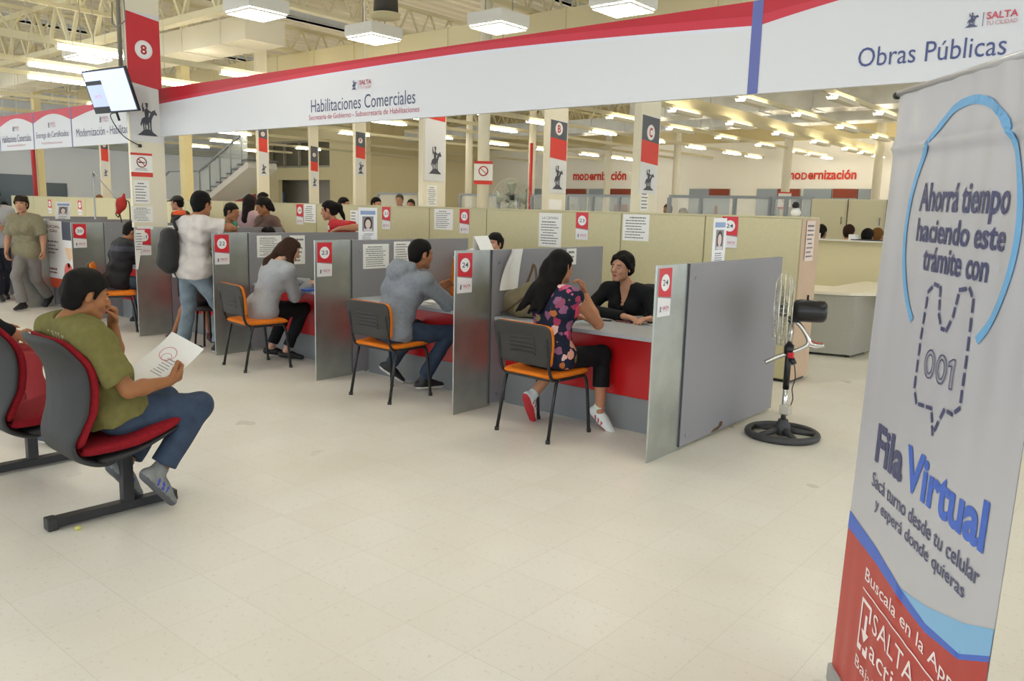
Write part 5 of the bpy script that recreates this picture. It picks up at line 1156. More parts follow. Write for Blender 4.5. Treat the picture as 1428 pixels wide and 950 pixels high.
# staircase beyond the left offices
t = thing('staircase', 'far staircase with glass balustrade and red underside panel', 'staircase', tuple(at_y(310, 285, 17.0)*[1, 1, 0])); SY = 17.0; a = at_y(300, 284, SY); e = at_y(366, 231, SY)
st_m = M('#cfcdc6', .5); mb = MB(); n = 9
MB().bar(tuple(a), tuple(e), 1.2, .22).build('stringer', st_m, t); mb = MB()
for i in range(n+1): q = a+(e-a)*i/n; mb.box((q[0]-.28, SY-.62, q[2]+.14), (q[0]+.1, SY+.6, q[2]+.19))
mb.build('tread', M('#5d6166', .5), t, world=True)
mb = MB()
for i in range(0, n+1, 2): q = a+(e-a)*i/n; mb.bar((q[0], SY-.6, q[2]+.1), (q[0], SY-.6, q[2]+1.2), .04, .04, up=(0, 1, 0))
mb.bar((a[0], SY-.6, a[2]+1.2), (e[0], SY-.6, e[2]+1.2), .06, .06); mb.build('handrail', frm, t)
MB().prism([(a[0], a[2]+.25), (e[0], e[2]+.25), (e[0], e[2]+1.1), (a[0], a[2]+1.1)], (0, SY-.595, 0), (1, 0, 0), (0, 0, 1), (0, 1, 0), .012).build('glass', M('#cfd6d4', .1, alpha=.3), t)
MB().prism([(a[0]+.6, a[2]-1.0), (e[0]-.2, a[2]-1.0), (e[0]-.2, e[2]-1.0), (a[0]+.6, a[2]-.1)], (0, SY-.2, 0), (1, 0, 0), (0, 0, 1), (0, 1, 0), .05).build('underside_panel', M('#8e2a22', .5), t)
MB().prism([(a[0]-3.5, a[2]-.1), (a[0], a[2]-.1), (a[0], a[2]+.12), (a[0]-3.5, a[2]+.12)], (0, SY-.6, 0), (1, 0, 0), (0, 0, 1), (0, 1, 0), 1.2).build('landing', st_m, t)
MB().box((a[0]-3.4, SY-.5, 0), (a[0]-3.2, SY+.5, a[2]-.1)).box((a[0]-.3, SY-.5, 0), (a[0]-.1, SY+.5, a[2]-.1)).build('support', st_m, t)
q0 = at_y(225, 275, SY); q1 = at_y(256, 243, SY); mb = MB(); mb.bar((q0[0], SY-.6, a[2]+.35), (q1[0], SY-.6, a[2]+1.2), .06, .06).bar((q1[0], SY-.6, a[2]+1.2), (a[0], SY-.6, a[2]+1.2), .05, .05); mb.build('landing_rail', frm, t)
# gas poster board, slim pole with arm and red bag
pa_, pb2 = at_y(45, 355, 4.86), at_y(104, 355, 4.86); zb_, zt_ = at_y(75, 400, 4.86)[2], at_y(75, 308, 4.86)[2]
wd, ht = pb2[0]-pa_[0], zt_-zb_
t = thing('poster_board', 'tall white poster about the social gas tariff behind the walking person', 'poster', (pa_[0]+wd/2, 4.86, zb_))
b = y_board(pa_[0], 4.86, zb_)
MB().box((pa_[0]+.1, 4.87, 0), (pa_[0]+.14, 4.89, zb_+.3)).box((pb2[0]-.14, 4.87, 0), (pb2[0]-.1, 4.89, zb_+.3)).build('leg', M('#8d8f92', .4, metal=.6), t)
b.slab('sheet', 0, 0, wd, ht, M('#e6e4e4', .5), .006); b.rect('footer', 0, 0, wd, .14, M('#d0502e', .5), .007); b.rect('photo', wd*.76, ht*.73, wd, ht, M('#4a4f5e', .5), .007)
b.text('lettering', 'TARIFA SOCIAL', wd*.0, wd*.72, ht*.895, ht*.935, M('#6a2f34', .5), .008, .02); b.text('lettering', 'DEL GAS', wd*.3, wd*.65, ht*.83, ht*.87, M('#6a2f34', .5), .008, .02)
scribble(b, wd*.1, ht*.5, wd*.7, ht*.72, 4, seed=41, h=.0075); scribble(b, wd*.2, ht*.2, wd*.6, ht*.3, 2, mat=M('#8a4a44', .6), seed=42, h=.0075, hh=.5)
b.poly('map', [(wd*.8, ht*.62), (wd*.95, ht*.62), (wd*.99, ht*.5), (wd*.9, ht*.42), (wd*.85, ht*.48)], M('#e9c6a0', .5), .0075); b.disc('map', wd*.86, ht*.24, wd*.1, M('#e07068', .5), .0075); b.disc('map', wd*.87, ht*.36, wd*.025, M('#cdbb3a', .5), .0075)
b.build(t)
PY = 5.85; pb = at_y(133, 310, PY); pt = at_y(130, 240, PY); ar = at_y(160, 274, PY); px_ = pb[0]
t = thing('slim_pole', 'slim grey pole with an angled arm beside the nearest square column', 'pole', (px_, PY, 0)); MB().tube([(px_, PY, .0), (px_, PY, 1.2), (pt[0], PY, pt[2]-.06)], [.025, .016, .012]).build('pole', M('#b9bcc0', .4, metal=.5), t)
MB().tube([tuple(pt), tuple(ar), tuple(ar+(ar-pt)*.28)], .010).tube([tuple(pt-[0, 0, .07]), tuple(pt)], .014).build('arm', M('#8a8d92', .4, metal=.5), t); MB().lathe([(.15, 0), (.15, .02), (.03, .04)], (px_, PY, 0)).build('base', bl, t)
bc = at_y(169, 285, PY); t = thing('red_bag', 'red cloth bag hanging from the slim pole arm by the column', 'bag', tuple(bc)); Fb = Field(); d_ = RT
Fb.ell(bc, [RT, FW, np.array([0, 0, 1.])], np.array([.085, .06, .11]), .02); Fb.cone(bc+RT*.03+[0, 0, .05], bc+RT*.05+[0, 0, .15], .05, .02, .03); Fb.cone(bc-RT*.02-[0, 0, .07], bc-RT*.05-[0, 0, .12], .05, .035, .02)
V, Q = Fb.mesh(.008, .004); mesh_obj('pouch', V, Q, [M('#b3261f', .7, noise=.15, nscale=20)], t)
MB().tube(curve3([tuple(bc+RT*.08+[0, 0, .06]), tuple(bc+RT*.12+[0, 0, .03]), tuple(bc+RT*.13-[0, 0, .12]), tuple(bc+RT*.12-[0, 0, .38])]), .009, n=6).tube(curve3([tuple(bc-RT*.06-[0, 0, .11]), tuple(bc-RT*.09-[0, 0, .15]), tuple(bc-RT*.05-[0, 0, .2]), tuple(bc-RT*.03-[0, 0, .15]), tuple(bc+RT*.0-[0, 0, .3]), tuple(bc+RT*.03-[0, 0, .36])]), .009, n=6).build('strap', bl, t)
# things on the counters
def on_desk(name, lab, cat, lo, hi, mat, bev=.004, rz=0.0):
    c = [(lo[i]+hi[i])/2 for i in range(2)]; o = MB().box((lo[0]-c[0], lo[1]-c[1], 0), (hi[0]-c[0], hi[1]-c[1], hi[2]-lo[2])).build(name, mat, bevel=bev); o.location = (c[0], c[1], lo[2]); o.rotation_euler = (0, 0, rz); return tag(o, lab, cat)
def desk_item(name, lab, cat, px, py, dx, dy, h, mat, rz=0.0, z=.7455, bev=.0005):
    q = at_z(px, py, z); return on_desk(name, lab, cat, (q[0]-dx/2, q[1]-dy/2, z), (q[0]+dx/2, q[1]+dy/2, z+h), mat, bev, rz)
desk_item('document_folder', 'blue folder under the hands of the long-haired person in grey', 'folder', 424, 404, .36, .24, .022, M('#2f58b0', .4), .1, bev=.004)
desk_item('paper_sheet', 'white sheet on the counter before the hooded person', 'paper', 619, 421, .3, .24, .003, paper, .3)
desk_item('paper_sheet', 'second white sheet under the arm of the hooded person', 'paper', 580, 424, .21, .22, .002, paper, -.2)
desk_item('paper_sheet', 'pale blue sheet on the counter beside the person in the floral top', 'paper', 812, 446, .2, .21, .002, M('#a9c9dc', .5), .1)
desk_item('paper_slip', 'small white slip in the middle of the counter before the employee in black', 'paper', 851, 445, .13, .08, .002, paper, .2)
desk_item('phone', 'small dark object by the white slip on the counter', 'phone', 846, 448, .075, .035, .011, M('#2a2a2e', .3), .2, bev=.003)
desk_item('wallet', 'pinkish brown wallet under the hand of the employee in black', 'wallet', 872, 449, .13, .085, .012, M('#7a4a48', .5), .1, bev=.003)
desk_item('paper_slip', 'white slip at the right end of the counter beside card 24', 'paper', 909, 452, .16, .08, .004, paper, .1)
# ================================================================ PEOPLE AND WHAT THEY HOLD
A = np.array; Xp, Yp, Zp = A([1., 0, 0]), A([0, 1., 0]), A([0, 0, 1.])
SK1, SK2, SK3 = '#a8714f', '#b98262', '#c79a80'
jean = M('#3a475c', .8, noise=.25, nscale=14, bump=.2, bscale=500, spec=.2); jean2 = M('#4f6274', .8, noise=.3, nscale=9, bump=.2, bscale=500, spec=.2); blackc = M('#17181b', .8, bump=.15, bscale=300, spec=.2)
olive = M('#726d40', .9, noise=.1, nscale=30, bump=.2, bscale=400, spec=.15); hoodie = M('#868b93', .9, noise=.12, nscale=40, bump=.25, bscale=400, spec=.15); sweater = M('#a4a7ab', .9, noise=.1, nscale=60, bump=.25, bscale=350, spec=.15)
trainer = M('#7b7d7c', .7, noise=.2, nscale=30); blueacc = M('#2c3fa0', .5); dkshoe = M('#1b1b1e', .5); whitesole = M('#d7d5cf', .6)
def up_from(d, hint): d = nv(d); return nv(A(hint, float)-d*(A(hint, float)@d))
# 1 seated person in olive
fdn = nv(A([.05, .62, -.78]))
r1, i1 = person('person', 'person in olive T-shirt and jeans seated on a red chair reading a paper', dict(S=.97, res=.0058, build=1.08, belly=.03, skin='#99653f',
    hip=(-4.12, 1.79, .565), neck=(-4.14, 1.615, 1.035), yaw=4, head=(-4.115, 1.70, 1.145), hyaw=8, hpitch=-16, HS=1.02,
    shR=(-3.955, 1.635, .965), shL=(-4.315, 1.615, .965), elR=(-3.86, 1.765, .70), wrR=(-3.90, 1.985, .705), elL=(-4.27, 1.90, .77), wrL=(-4.175, 1.845, .985),
    handR=dict(d=(-.25, .9, .25), n=(-.85, -.1, .5), t=(0, .2, 1), curl=.75), handL=dict(d=(.15, -.05, 1), n=(.2, -1, .1), t=(1, 0, 0), curl=1.25, thumb=1.0),
    knR=(-3.955, 2.175, .535), anR=(-3.955, 1.935, .215), knL=(-4.26, 2.14, .53), anL=(-4.17, 1.86, .225),
    footR=dict(d=fdn, u=up_from(fdn, (0, .8, .6))), footL=dict(d=fdn, u=up_from(fdn, (0, .8, .6))),
    top=dict(mat=olive, sleeve=.78, sg=.022, g=.018, hem=-.03, wr=.0055, neck='crew', nr=.074,
             paint=[(M('#9a9b74', .9), lambda c: (np.abs(c[:, 0]+4.16+.1*np.sin(c[:, 2]*70)) < .075) & (c[:, 2] > .90) & (c[:, 2] < .985) & (c[:, 1] < 1.60) & (np.sin(c[:, 0]*150+c[:, 2]*90) > .1))]),
    bottom=dict(mat=jean, wr=.005, len=1.86, flare=.026, g=.014), shoes=dict(mat=trainer, sole=M('#55565a', .7), stripe=blueacc), hair=dict(t=.017, line=.058, back=-.082, wr=.0035, col='#14110f')))
t = thing('held_paper', 'large white printed sheet held by the seated person in olive', 'paper', (-4.0, 2.02, .8)); b_o = A([-4.13, 1.85, .742]); e1 = A([-4.10, 2.12, .925])-b_o; e2 = A([-3.925, 2.20, .845])-A([-4.10, 2.12, .925])
bp_ = Board(b_o, nv(e2), nv(e1)); bp_.v = Vector(nv(e1)); L1, L2 = np.linalg.norm(e1), np.linalg.norm(e2); bp_.warp = lambda x, y: .028*((y/L1)-.5)**2*4-.028
for j in range(10): bp_.poly('sheet', [(0, L1*j/10), (L2, L1*j/10), (L2, L1*(j+1)/10), (0, L1*(j+1)/10)], M('#ecebe8', .7), 0)
for h_ in (.0006, -.0006):
    bp_.arc('print', L2*.38, L1*.66, L2*.2, 0, 2*PI, .004, M('#d08a8a', .7), h_, n=14); bp_.arc('print', L2*.42, L1*.6, L2*.12, 0, 2*PI, .003, M('#c97f86', .7), h_, n=10)
    scribble(bp_, L2*.45, L1*.25, L2*.8, L1*.62, 7, mat=M('#9a9ca3', .7), seed=51, h=h_)
bp_.build(t)
t = thing('key_bunch', 'bunch of keys on the belt of the seated person in olive', 'keys', (-3.93, 1.72, .60)); mb = MB()
for i in range(4): a = A([-3.925-.006*i, 1.735+.02*i, .60]); mb.bar(tuple(a), tuple(a+A([.008, .02+.008*i, -.055])), .016, .004)
mb.build('key', M('#a59c86', .3, metal=.9), t); MB().tube([(-3.935+.02*math.cos(q), 1.74+.02*math.sin(q), .605) for q in np.linspace(0, 2*PI, 16, endpoint=False)], .002, n=5, closed=True).build('key_ring', M('#b9b4a4', .3, metal=.9), t); MB().box((-3.96, 1.70, .595), (-3.935, 1.76, .63)).build('pouch', M('#2a211d', .6), t, bevel=.005)
# 2 person in the floral top
floral = pattern_material('floral_cloth', '#1d2236', ['#c5587e', '#8f4a63', '#d39a8a', '#7c7a4a', '#b56a3a', '#e2b8b4', '#8a5a78', '#a03a5a'], 15, .75, .5)
fr_ = nv(A([.75, .05, -.60])); fl_ = nv(A([.0, .45, -.9]))
r2, i2 = person('person', 'person in floral sleeveless top with long black hair seated at the counter', dict(S=.97, res=.0062, fem=True, build=1.06, skin=SK2,
    hip=(-3.475, 4.63, .575), neck=(-3.475, 4.68, 1.065), yaw=8, head=(-3.50, 4.765, 1.20), hyaw=6, hpitch=-4, shR=(-3.315, 4.70, 1.005), shL=(-3.645, 4.68, 1.005),
    elR=(-3.265, 4.94, .795), wrR=(-3.445, 5.01, 1.0), elL=(-3.66, 4.93, .80), wrL=(-3.56, 5.12, .80), handR=dict(d=(-.25, -.1, 1), n=(-.6, -.6, .2), t=(.3, -.6, .3), curl=.9), handL=dict(d=(.6, .5, 0), n=(0, 0, -1), t=(.5, -.5, 0), curl=.3),
    knR=(-3.265, 5.01, .555), anR=(-3.235, 4.965, .135), knL=(-3.60, 5.00, .53), anL=(-3.735, 4.77, .19),
    footR=dict(d=fr_, u=up_from(fr_, (.3, -.3, 1))), footL=dict(d=fl_, u=up_from(fl_, (0, .9, .4))),
    top=dict(mat=floral, sleeve=0, g=.010, hem=-.08, neck='scoop', wr=.003, paint=[(M('#e8476a', .7), lambda c: (c[:, 0] > -3.345) & (np.abs(c[:, 2]-.905) < .045) & (np.abs(c[:, 1]-4.72) < .055))]),
    bottom=dict(mat=blackc, len=1.56, flare=.022, name='leggings', wr=.003), shoes=dict(mat=M('#dfe6e4', .6), sole=M('#b3242e', .6), stripe=M('#c02c48', .5)),
    hair=dict(t=.016, line=.065, back=-.10, col='#0f0c0c', k=.03, wr=.004, wf=45, locks=[((-.03, -.07, .0, .07), (-3.53, 4.61, 1.05, .06)), ((.03, -.06, .0, .065), (-3.465, 4.62, 1.05, .05)), ((-.06, -.04, .0, .05), (-3.58, 4.61, 1.04, .04))]+[((-3.47-.018*i, 4.60-.004*(i%3), 1.06, .042), (-3.50-.036*i, 4.535+.012*(i%2), .88+.018*((i*2)%3), .008)) for i in range(7)])))
# 3 employee
r3, i3 = person('person', 'employee in black cardigan seated behind the counter facing the floral top', dict(S=.95, res=.0055, fem=True, skin='#c08f74',
    hip=(-3.60, 5.97, .54), neck=(-3.60, 5.885, 1.005), yaw=180, head=(-3.628, 5.81, 1.155), hyaw=184, hpitch=-2, hroll=-4, shR=(-3.80, 5.875, .945), shL=(-3.405, 5.885, .94),
    elR=(-3.885, 5.70, .785), wrR=(-3.40, 5.51, .79), elL=(-3.27, 5.80, .74), wrL=(-3.20, 5.58, .785), handR=dict(d=(1, -.1, -.02), n=(0, 0, -1), t=(0, 1, 0), curl=.35), handL=dict(d=(-.3, -1, 0), n=(0, 0, -1), t=(-1, 0, 0), curl=.4),
    anR=(-3.75, 5.45, .09), anL=(-3.45, 5.45, .09), top=dict(mat=blackc, sleeve=1.97, neck='v', g=.014, hem=-.08, name='cardigan'), bottom=dict(mat=blackc), shoes=dict(mat=dkshoe),
    HS=1.05, hair=dict(t=.018, line=.072, back=-.06, col='#120d0c', side=False, slope=.62, locks=[((.045, .055, .088, .016), (.076, .012, .02, .013)), ((-.045, .055, .088, .016), (-.076, .012, .02, .013)), ((.076, .012, .02, .013), (.07, -.05, -.03, .02)), ((-.076, .012, .02, .013), (-.07, -.05, -.03, .02)), ((0, -.10, .03, .045), (0, -.125, .01, .04))])))
desk_item('computer_mouse', 'pale phone under the fingers of the employee in black', 'phone', 889, 443, .06, .10, .014, M('#c9c8c4', .4), -.9, bev=.005)
ochair = office_chair('dark office chair under the employee in the black cardigan', (-3.60, 6.02, 0), PI, M('#2a2b2f', .8))
# 4 hooded person
ft = nv(A([.55, .45, -.45]))
person('person', 'person in grey hoodie and jeans seated at the counter by card 24', dict(S=1.0, res=.0065, skin=SK1, build=1.05,
    hip=(-5.12, 4.565, .575), neck=(-5.05, 4.70, 1.075), yaw=12, head=(-4.995, 4.80, 1.21), hyaw=14, hpitch=-8, shR=(-4.86, 4.70, 1.005), shL=(-5.235, 4.73, 1.005),
    elR=(-4.80, 4.945, .80), wrR=(-4.93, 5.16, .79), elL=(-5.32, 4.95, .80), wrL=(-5.15, 5.18, .86), handR=dict(d=(-.6, .8, 0), n=(0, 0, -1), t=(-.8, -.6, 0), curl=.4), handL=dict(d=(.4, .5, .6), n=(.8, -.2, 0), t=(0, -.3, 1), curl=.4),
    knR=(-4.87, 5.02, .53), anR=(-5.02, 4.86, .11), knL=(-5.27, 5.03, .53), anL=(-5.50, 4.90, .17), footR=dict(d=(.35, .8, 0)), footL=dict(d=ft, u=up_from(ft, (.3, .3, 1))),
    top=dict(mat=hoodie, sleeve=1.96, sg=.02, g=.02, neck='hood', hem=-.07, wr=.008, name='hoodie'), bottom=dict(mat=jean, wr=.005), shoes=dict(mat=dkshoe, sole=whitesole), hair=dict(t=.014, line=.06, back=-.07, col='#12100f', wr=.002)))
# 5 long-haired person in grey
person('person', 'person with long brown hair in grey sweater seated at station 22', dict(S=.95, res=.007, fem=True, skin=SK3,
    hip=(-7.0, 4.55, .575), neck=(-6.86, 4.65, 1.03), yaw=15, head=(-6.80, 4.755, 1.15), hyaw=22, hpitch=-28, shR=(-6.70, 4.66, .965), shL=(-7.0, 4.72, .965),
    elR=(-6.80, 4.80, .70), wrR=(-6.86, 5.03, .80), elL=(-7.1, 4.96, .80), wrL=(-6.95, 5.12, .80), handR=dict(d=(-.1, 1, -.05), n=(0, 0, -1), t=(-1, 0, 0), curl=.4), handL=dict(d=(.6, .6, 0), n=(0, 0, -1), t=(.6, -.6, 0)),
    knR=(-6.92, 4.99, .54), anR=(-7.05, 4.86, .10), knL=(-7.2, 5.0, .53), anL=(-7.32, 4.86, .10), footR=dict(d=(.6, .7, -.1)), footL=dict(d=(.5, .8, -.1)),
    top=dict(mat=sweater, sleeve=1.9, sg=.018, g=.022, hem=-.12, neck='crew', name='sweater', wr=.005), bottom=dict(mat=blackc, len=1.88), shoes=dict(mat=dkshoe, low=True),
    hair=dict(t=.016, line=.07, back=-.10, col='#382419', k=.04, wf=45, wr=.004, locks=[((-.05, -.06, .0, .06), (-6.93, 4.60, 1.03, .05)), ((-6.93, 4.60, 1.03, .05), (-7.03, 4.60, .93, .022)), ((.06, .0, .0, .035), (.075, .045, -.13, .03)), ((.075, .045, -.13, .03), (.06, .07, -.24, .012)), ((-.06, .02, .0, .035), (-.065, .06, -.16, .025))])))
# 6 person in black at station 20
person('person', 'person in black jacket seated at station 20 with back turned', dict(S=1.0, res=.009, skin=SK1, build=1.05,
    hip=(-10.30, 4.62, .575), neck=(-10.30, 4.74, 1.08), yaw=10, head=(-10.22, 4.82, 1.20), hyaw=25, hpitch=-22, elR=(-10.02, 4.94, .82), wrR=(-10.1, 5.15, .80), elL=(-10.55, 4.94, .82), wrL=(-10.35, 5.16, .80),
    knR=(-10.12, 5.03, .54), anR=(-10.12, 4.93, .10), knL=(-10.42, 5.03, .54), anL=(-10.40, 4.90, .10), handR=dict(d=(0, 1, 0), n=(0, 0, -1), t=(-1, 0, 0)), handL=dict(d=(.3, 1, 0), n=(0, 0, -1), t=(1, 0, 0)),
    top=dict(mat=M('#1b1c22', .8), sleeve=1.95, sg=.02, g=.02, hem=-.08, wr=.006, name='jacket', paint=[(M('#3d3f4a', .8), lambda c: (c[:, 2] > .97) & (c[:, 2] < 1.03) & (c[:, 1] < 4.74))]), bottom=dict(mat=jean2), shoes=dict(mat=dkshoe, sole=whitesole), hair=dict(t=.012, line=.058, back=-.065)))
# 7 standing person with the backpack
person('person', 'person in white T-shirt and jeans standing at station 22 with a black backpack', dict(S=1.0, res=.008, skin=SK1, build=1.1,
    hip=(-8.08, 4.42, .90), neck=(-8.09, 4.46, 1.425), yaw=-8, head=(-8.055, 4.55, 1.575), hyaw=-15, hpitch=-6, HS=1.04, shR=(-7.89, 4.46, 1.375), shL=(-8.28, 4.45, 1.355),
    elR=(-7.74, 4.66, 1.345), wrR=(-7.92, 4.83, 1.335), elL=(-8.42, 4.58, 1.12), wrL=(-8.25, 4.78, 1.10), handR=dict(d=(-.8, .5, -.1), n=(0, 0, -1), t=(-.3, -1, 0)), handL=dict(d=(.5, .8, 0), n=(0, 0, -1), t=(.7, -.5, 0)),
    anL=(-8.17, 4.34, .09), anR=(-7.86, 4.58, .09), footL=dict(d=(.35, .9, 0)), footR=dict(d=(.4, .9, 0)), knL=(-8.19, 4.44, .49), khR=(.3, 1, 0),
    top=dict(mat=M('#cbc5c2', .85, noise=.06, nscale=20, bump=.15, bscale=300, spec=.15), sleeve=.85, sg=.025, g=.022, hem=-.10, wr=.008), bottom=dict(mat=M('#76848f', .85, noise=.3, nscale=8, bump=.2, bscale=400, spec=.15), g=.014, wr=.006, flare=.03), shoes=dict(mat=dkshoe, sole=whitesole), hair=dict(t=.018, line=.058, back=-.085, col='#0f0d0d')))
t = thing('backpack', 'black backpack hanging from the left shoulder of the standing person in white', 'backpack', (-8.46, 4.27, .9)); Fb = Field(); bu = A([0.04, 0.02, 1.]); bu = nv(bu); bn = nv(A([-.35, -.9, 0])); br_ = np.cross(bu, bn)
cb = A([-8.18, 4.235, 1.10]); [Fb.cone(cb+br_*s_*.055-bu*.15, cb+br_*s_*.05+bu*.14, .098, .085, .05) for s_ in (-1, 1)]; [Fb.cone(cb+br_*s_*.05-bu*.14+bn*.055, cb+br_*s_*.045+bu*.02+bn*.05, .065, .055, .025) for s_ in (-1, 1)]; V, Q = Fb.mesh(.009, .003, 40)
mesh_obj('bag', V, Q, [M('#161618', .65, bump=.3, bscale=250)], t)
MB().tube(curve3([tuple(cb+bu*.2-bn*.08), (-8.24, 4.33, 1.405), (-8.22, 4.44, 1.445), (-8.24, 4.55, 1.40), (-8.32, 4.57, 1.25), tuple(cb-bu*.15-bn*.09)]), .018, n=8).tube([tuple(cb+br_*-.12-bu*.12+bn*.02), (-8.05, 4.25, .80), (-8.05, 4.25, .62)], .007, n=6).build('strap', M('#121214', .6), t)
# 8 child on a stool behind the standing person
t = thing('stool', 'low dark stool behind the standing person with the backpack', 'stool', (-8.42, 4.77, 0)); MB().lathe([(.15, .40), (.155, .43), (.14, .45), (0, .452)], (-8.42, 4.77, 0)).build('seat', M('#2b2320', .6), t)
for i in range(4): a = PI/4+PI/2*i; MB().tube([(-8.42+.10*math.cos(a), 4.77+.10*math.sin(a), .41), (-8.42+.14*math.cos(a), 4.77+.14*math.sin(a), 0)], .012).build('leg', M('#1d1a19', .5), t)
person('person', 'child in dark shorts with bare legs sitting behind the standing person in white', dict(S=.72, res=.01, skin='#a26c4c', hip=(-8.44, 4.77, .54), neck=(-8.42, 4.79, .86), yaw=-80, head=(-8.44, 4.78, .97), HS=1.15, wrR=(-8.62, 4.86, .62), wrL=(-8.62, 4.70, .60),
    knL=(-8.74, 4.70, .47), anL=(-8.98, 4.66, .07), knR=(-8.70, 4.90, .46), anR=(-8.60, 4.90, .07), footR=dict(d=(.8, -.1, -.1)), footL=dict(d=(-.9, -.1, 0)),
    top=dict(mat=M('#3a2a2a', .8), sleeve=.6), bottom=dict(mat=M('#2a2422', .8), len=.75, name='shorts'), shoes=dict(mat=M('#4a2224', .7)), hair=dict(t=.012)))
# 9 walking person
person('person', 'person in khaki short-sleeved shirt and grey trousers walking past the poster', dict(S=.95, res=.0072, fem=True, build=1.0, skin='#b58669', hipyaw=146,
    hip=(-12.74, 4.50, .85), neck=(-12.70, 4.47, 1.345), yaw=138, head=(-12.67, 4.43, 1.49), hyaw=128, hpitch=-4, shR=(-12.82, 4.36, 1.285), shL=(-12.575, 4.575, 1.285),
    elR=(-12.89, 4.31, 1.03), wrR=(-12.83, 4.25, .83), elL=(-12.54, 4.64, 1.04), wrL=(-12.46, 4.60, .85), handR=dict(d=(.2, 0, -1), curl=.6), handL=dict(d=(.3, .0, -1), curl=.9),
    anR=(-12.66, 4.36, .09), anL=(-12.92, 4.80, .15), footR=dict(d=(.55, -.8, 0)), footL=dict(d=nv(A([.45, -.65, -.6])), u=up_from(A([.45, -.65, -.6]), (.3, -.5, 1))), khL=(.55, -.8, 0),
    top=dict(mat=M('#857f68', .85, noise=.1, nscale=30, spec=.15), sleeve=.85, sg=.022, g=.022, hem=-.12, neck='collar', wr=.004), bottom=dict(mat=M('#7e7b78', .85, noise=.08, nscale=30, spec=.15), g=.014, flare=.034, wr=.004), shoes=dict(mat=dkshoe), hair=dict(t=.026, line=.058, back=-.075, col='#2a1f1a', wr=.006, slope=.5, burn=-.02)))
person('person', 'standing person in navy trousers cut off by the left edge', dict(S=1.0, res=.01, skin=SK1, hip=(-14.12, 4.56, .92), neck=(-14.1, 4.56, 1.43), yaw=95, head=(-14.06, 4.55, 1.6), elR=(-14.05, 4.33, 1.14), wrR=(-13.86, 4.45, 1.13), elL=(-14.08, 4.80, 1.15), wrL=(-13.88, 4.68, 1.1), anR=(-13.93, 4.48, .09), anL=(-14.2, 4.64, .09),
    top=dict(mat=M('#a9a9ac', .85), sleeve=.8, sg=.02, g=.02, hem=-.1), bottom=dict(mat=M('#1c2230', .85)), shoes=dict(mat=dkshoe), hair=dict(t=.014)))
# 10 staff area
def stand(label, x, y, zc, yaw, S, top, res=.010, hyaw=None, hpitch=-3, hair=None, lean=(0, 0), fem=False, skin=SK2, arms=None, bottom=blackc, **k):
    yd = yawdir(yaw); rr = yawright(yaw); neck = A([x, y, zc-.15*S])-yd*.06
    hip = A([neck[0]-lean[0], neck[1]-lean[1], neck[2]-.52*S]); zf = .09*S
    if hip[2] < .8*S: zf = .09*S
    d = dict(S=S, res=res, fem=fem, skin=skin, hip=hip, neck=neck, yaw=yaw, head=(x, y, zc), hyaw=yaw if hyaw is None else hyaw, hpitch=hpitch, wrR=hip+rr*.24+yd*.12+A([0, 0, .06]), wrL=hip-rr*.24+yd*.12+A([0, 0, .06]),
             anR=(hip[0]+rr[0]*.1, hip[1]+rr[1]*.1, zf), anL=(hip[0]-rr[0]*.1, hip[1]-rr[1]*.1, zf), top=top, bottom=dict(mat=bottom), shoes=dict(mat=dkshoe), hair=hair or dict(t=.014))
    if hip[2] < .72*S:      # seated
        for s_, q in (('R', 1), ('L', -1)):
            d['kn'+s_] = hip+rr*q*.1+yd*.42*S+A([0, 0, .0]); d['an'+s_] = (hip[0]+rr[0]*q*.1+yd[0]*.42*S, hip[1]+rr[1]*q*.1+yd[1]*.42*S, max(.09*S, hip[2]-.45*S))
            d['wr'+s_] = hip+rr*q*.14+yd*.36*S+A([0, 0, .17*S])
    if arms: d.update(arms)
    d.update(k); return person('person', label, d)
cx_ = at_y(247, 284, 7.2); c, _ = stand('person in black cap and orange-shouldered black shirt behind the counters', cx_[0], 7.2, cx_[2], -128, 1.0, dict(mat=M('#1a1a1c', .8), sleeve=.8, g=.02, paint=[(M('#e0572a', .8), lambda c, x0=cx_[0]: (c[:, 2] > 1.36) & (c[:, 2] < 1.55) & ((c[:, 0]-x0)*.77+(c[:, 1]-7.2)*.64 > .02) & ((c[:, 0]-x0)*.77+(c[:, 1]-7.2)*.64 < .16) & (c[:, 1] < 7.3))]), skin='#b98a70', hair=dict(t=.010, back=-.06))
hd, hR_, hF_, hU_, HS_ = HEADH['person']
Fb = Field(); Fb.ell(hd+hU_*.045-hF_*.012, [hR_, hF_, hU_], A([.092, .112, .098]), .01, cut=[(hd+hU_*.055, -hU_)]); Fb.cone(hd+hU_*.058+hF_*.09-hR_*.035, hd+hU_*.058+hF_*.09+hR_*.035, .02, .02, .01); Fb.cone(hd+hU_*.055+hF_*.10, hd+hU_*.048+hF_*.175, .055, .045, .02, flat=(hU_, .2)); V, Q = Fb.mesh(.008)
t = thing('cap', 'black peaked cap on the head of the person behind the counters', 'cap', tuple(hd+hU_*.05)); mesh_obj('crown', V, Q, [M('#17181a', .7)], t)
q = at_y(323, 296, 6.2); rt_ = RT
stand('person in teal shirt leaning over the divider towards the right', q[0], 6.2, q[2], 52, 1.0, dict(mat=M('#2f9a7c', .8), sleeve=.8, g=.018), lean=(.30, .10), hpitch=-14, hyaw=58, skin=SK1, hair=dict(t=.010, col='#1a1614'), res=.008)
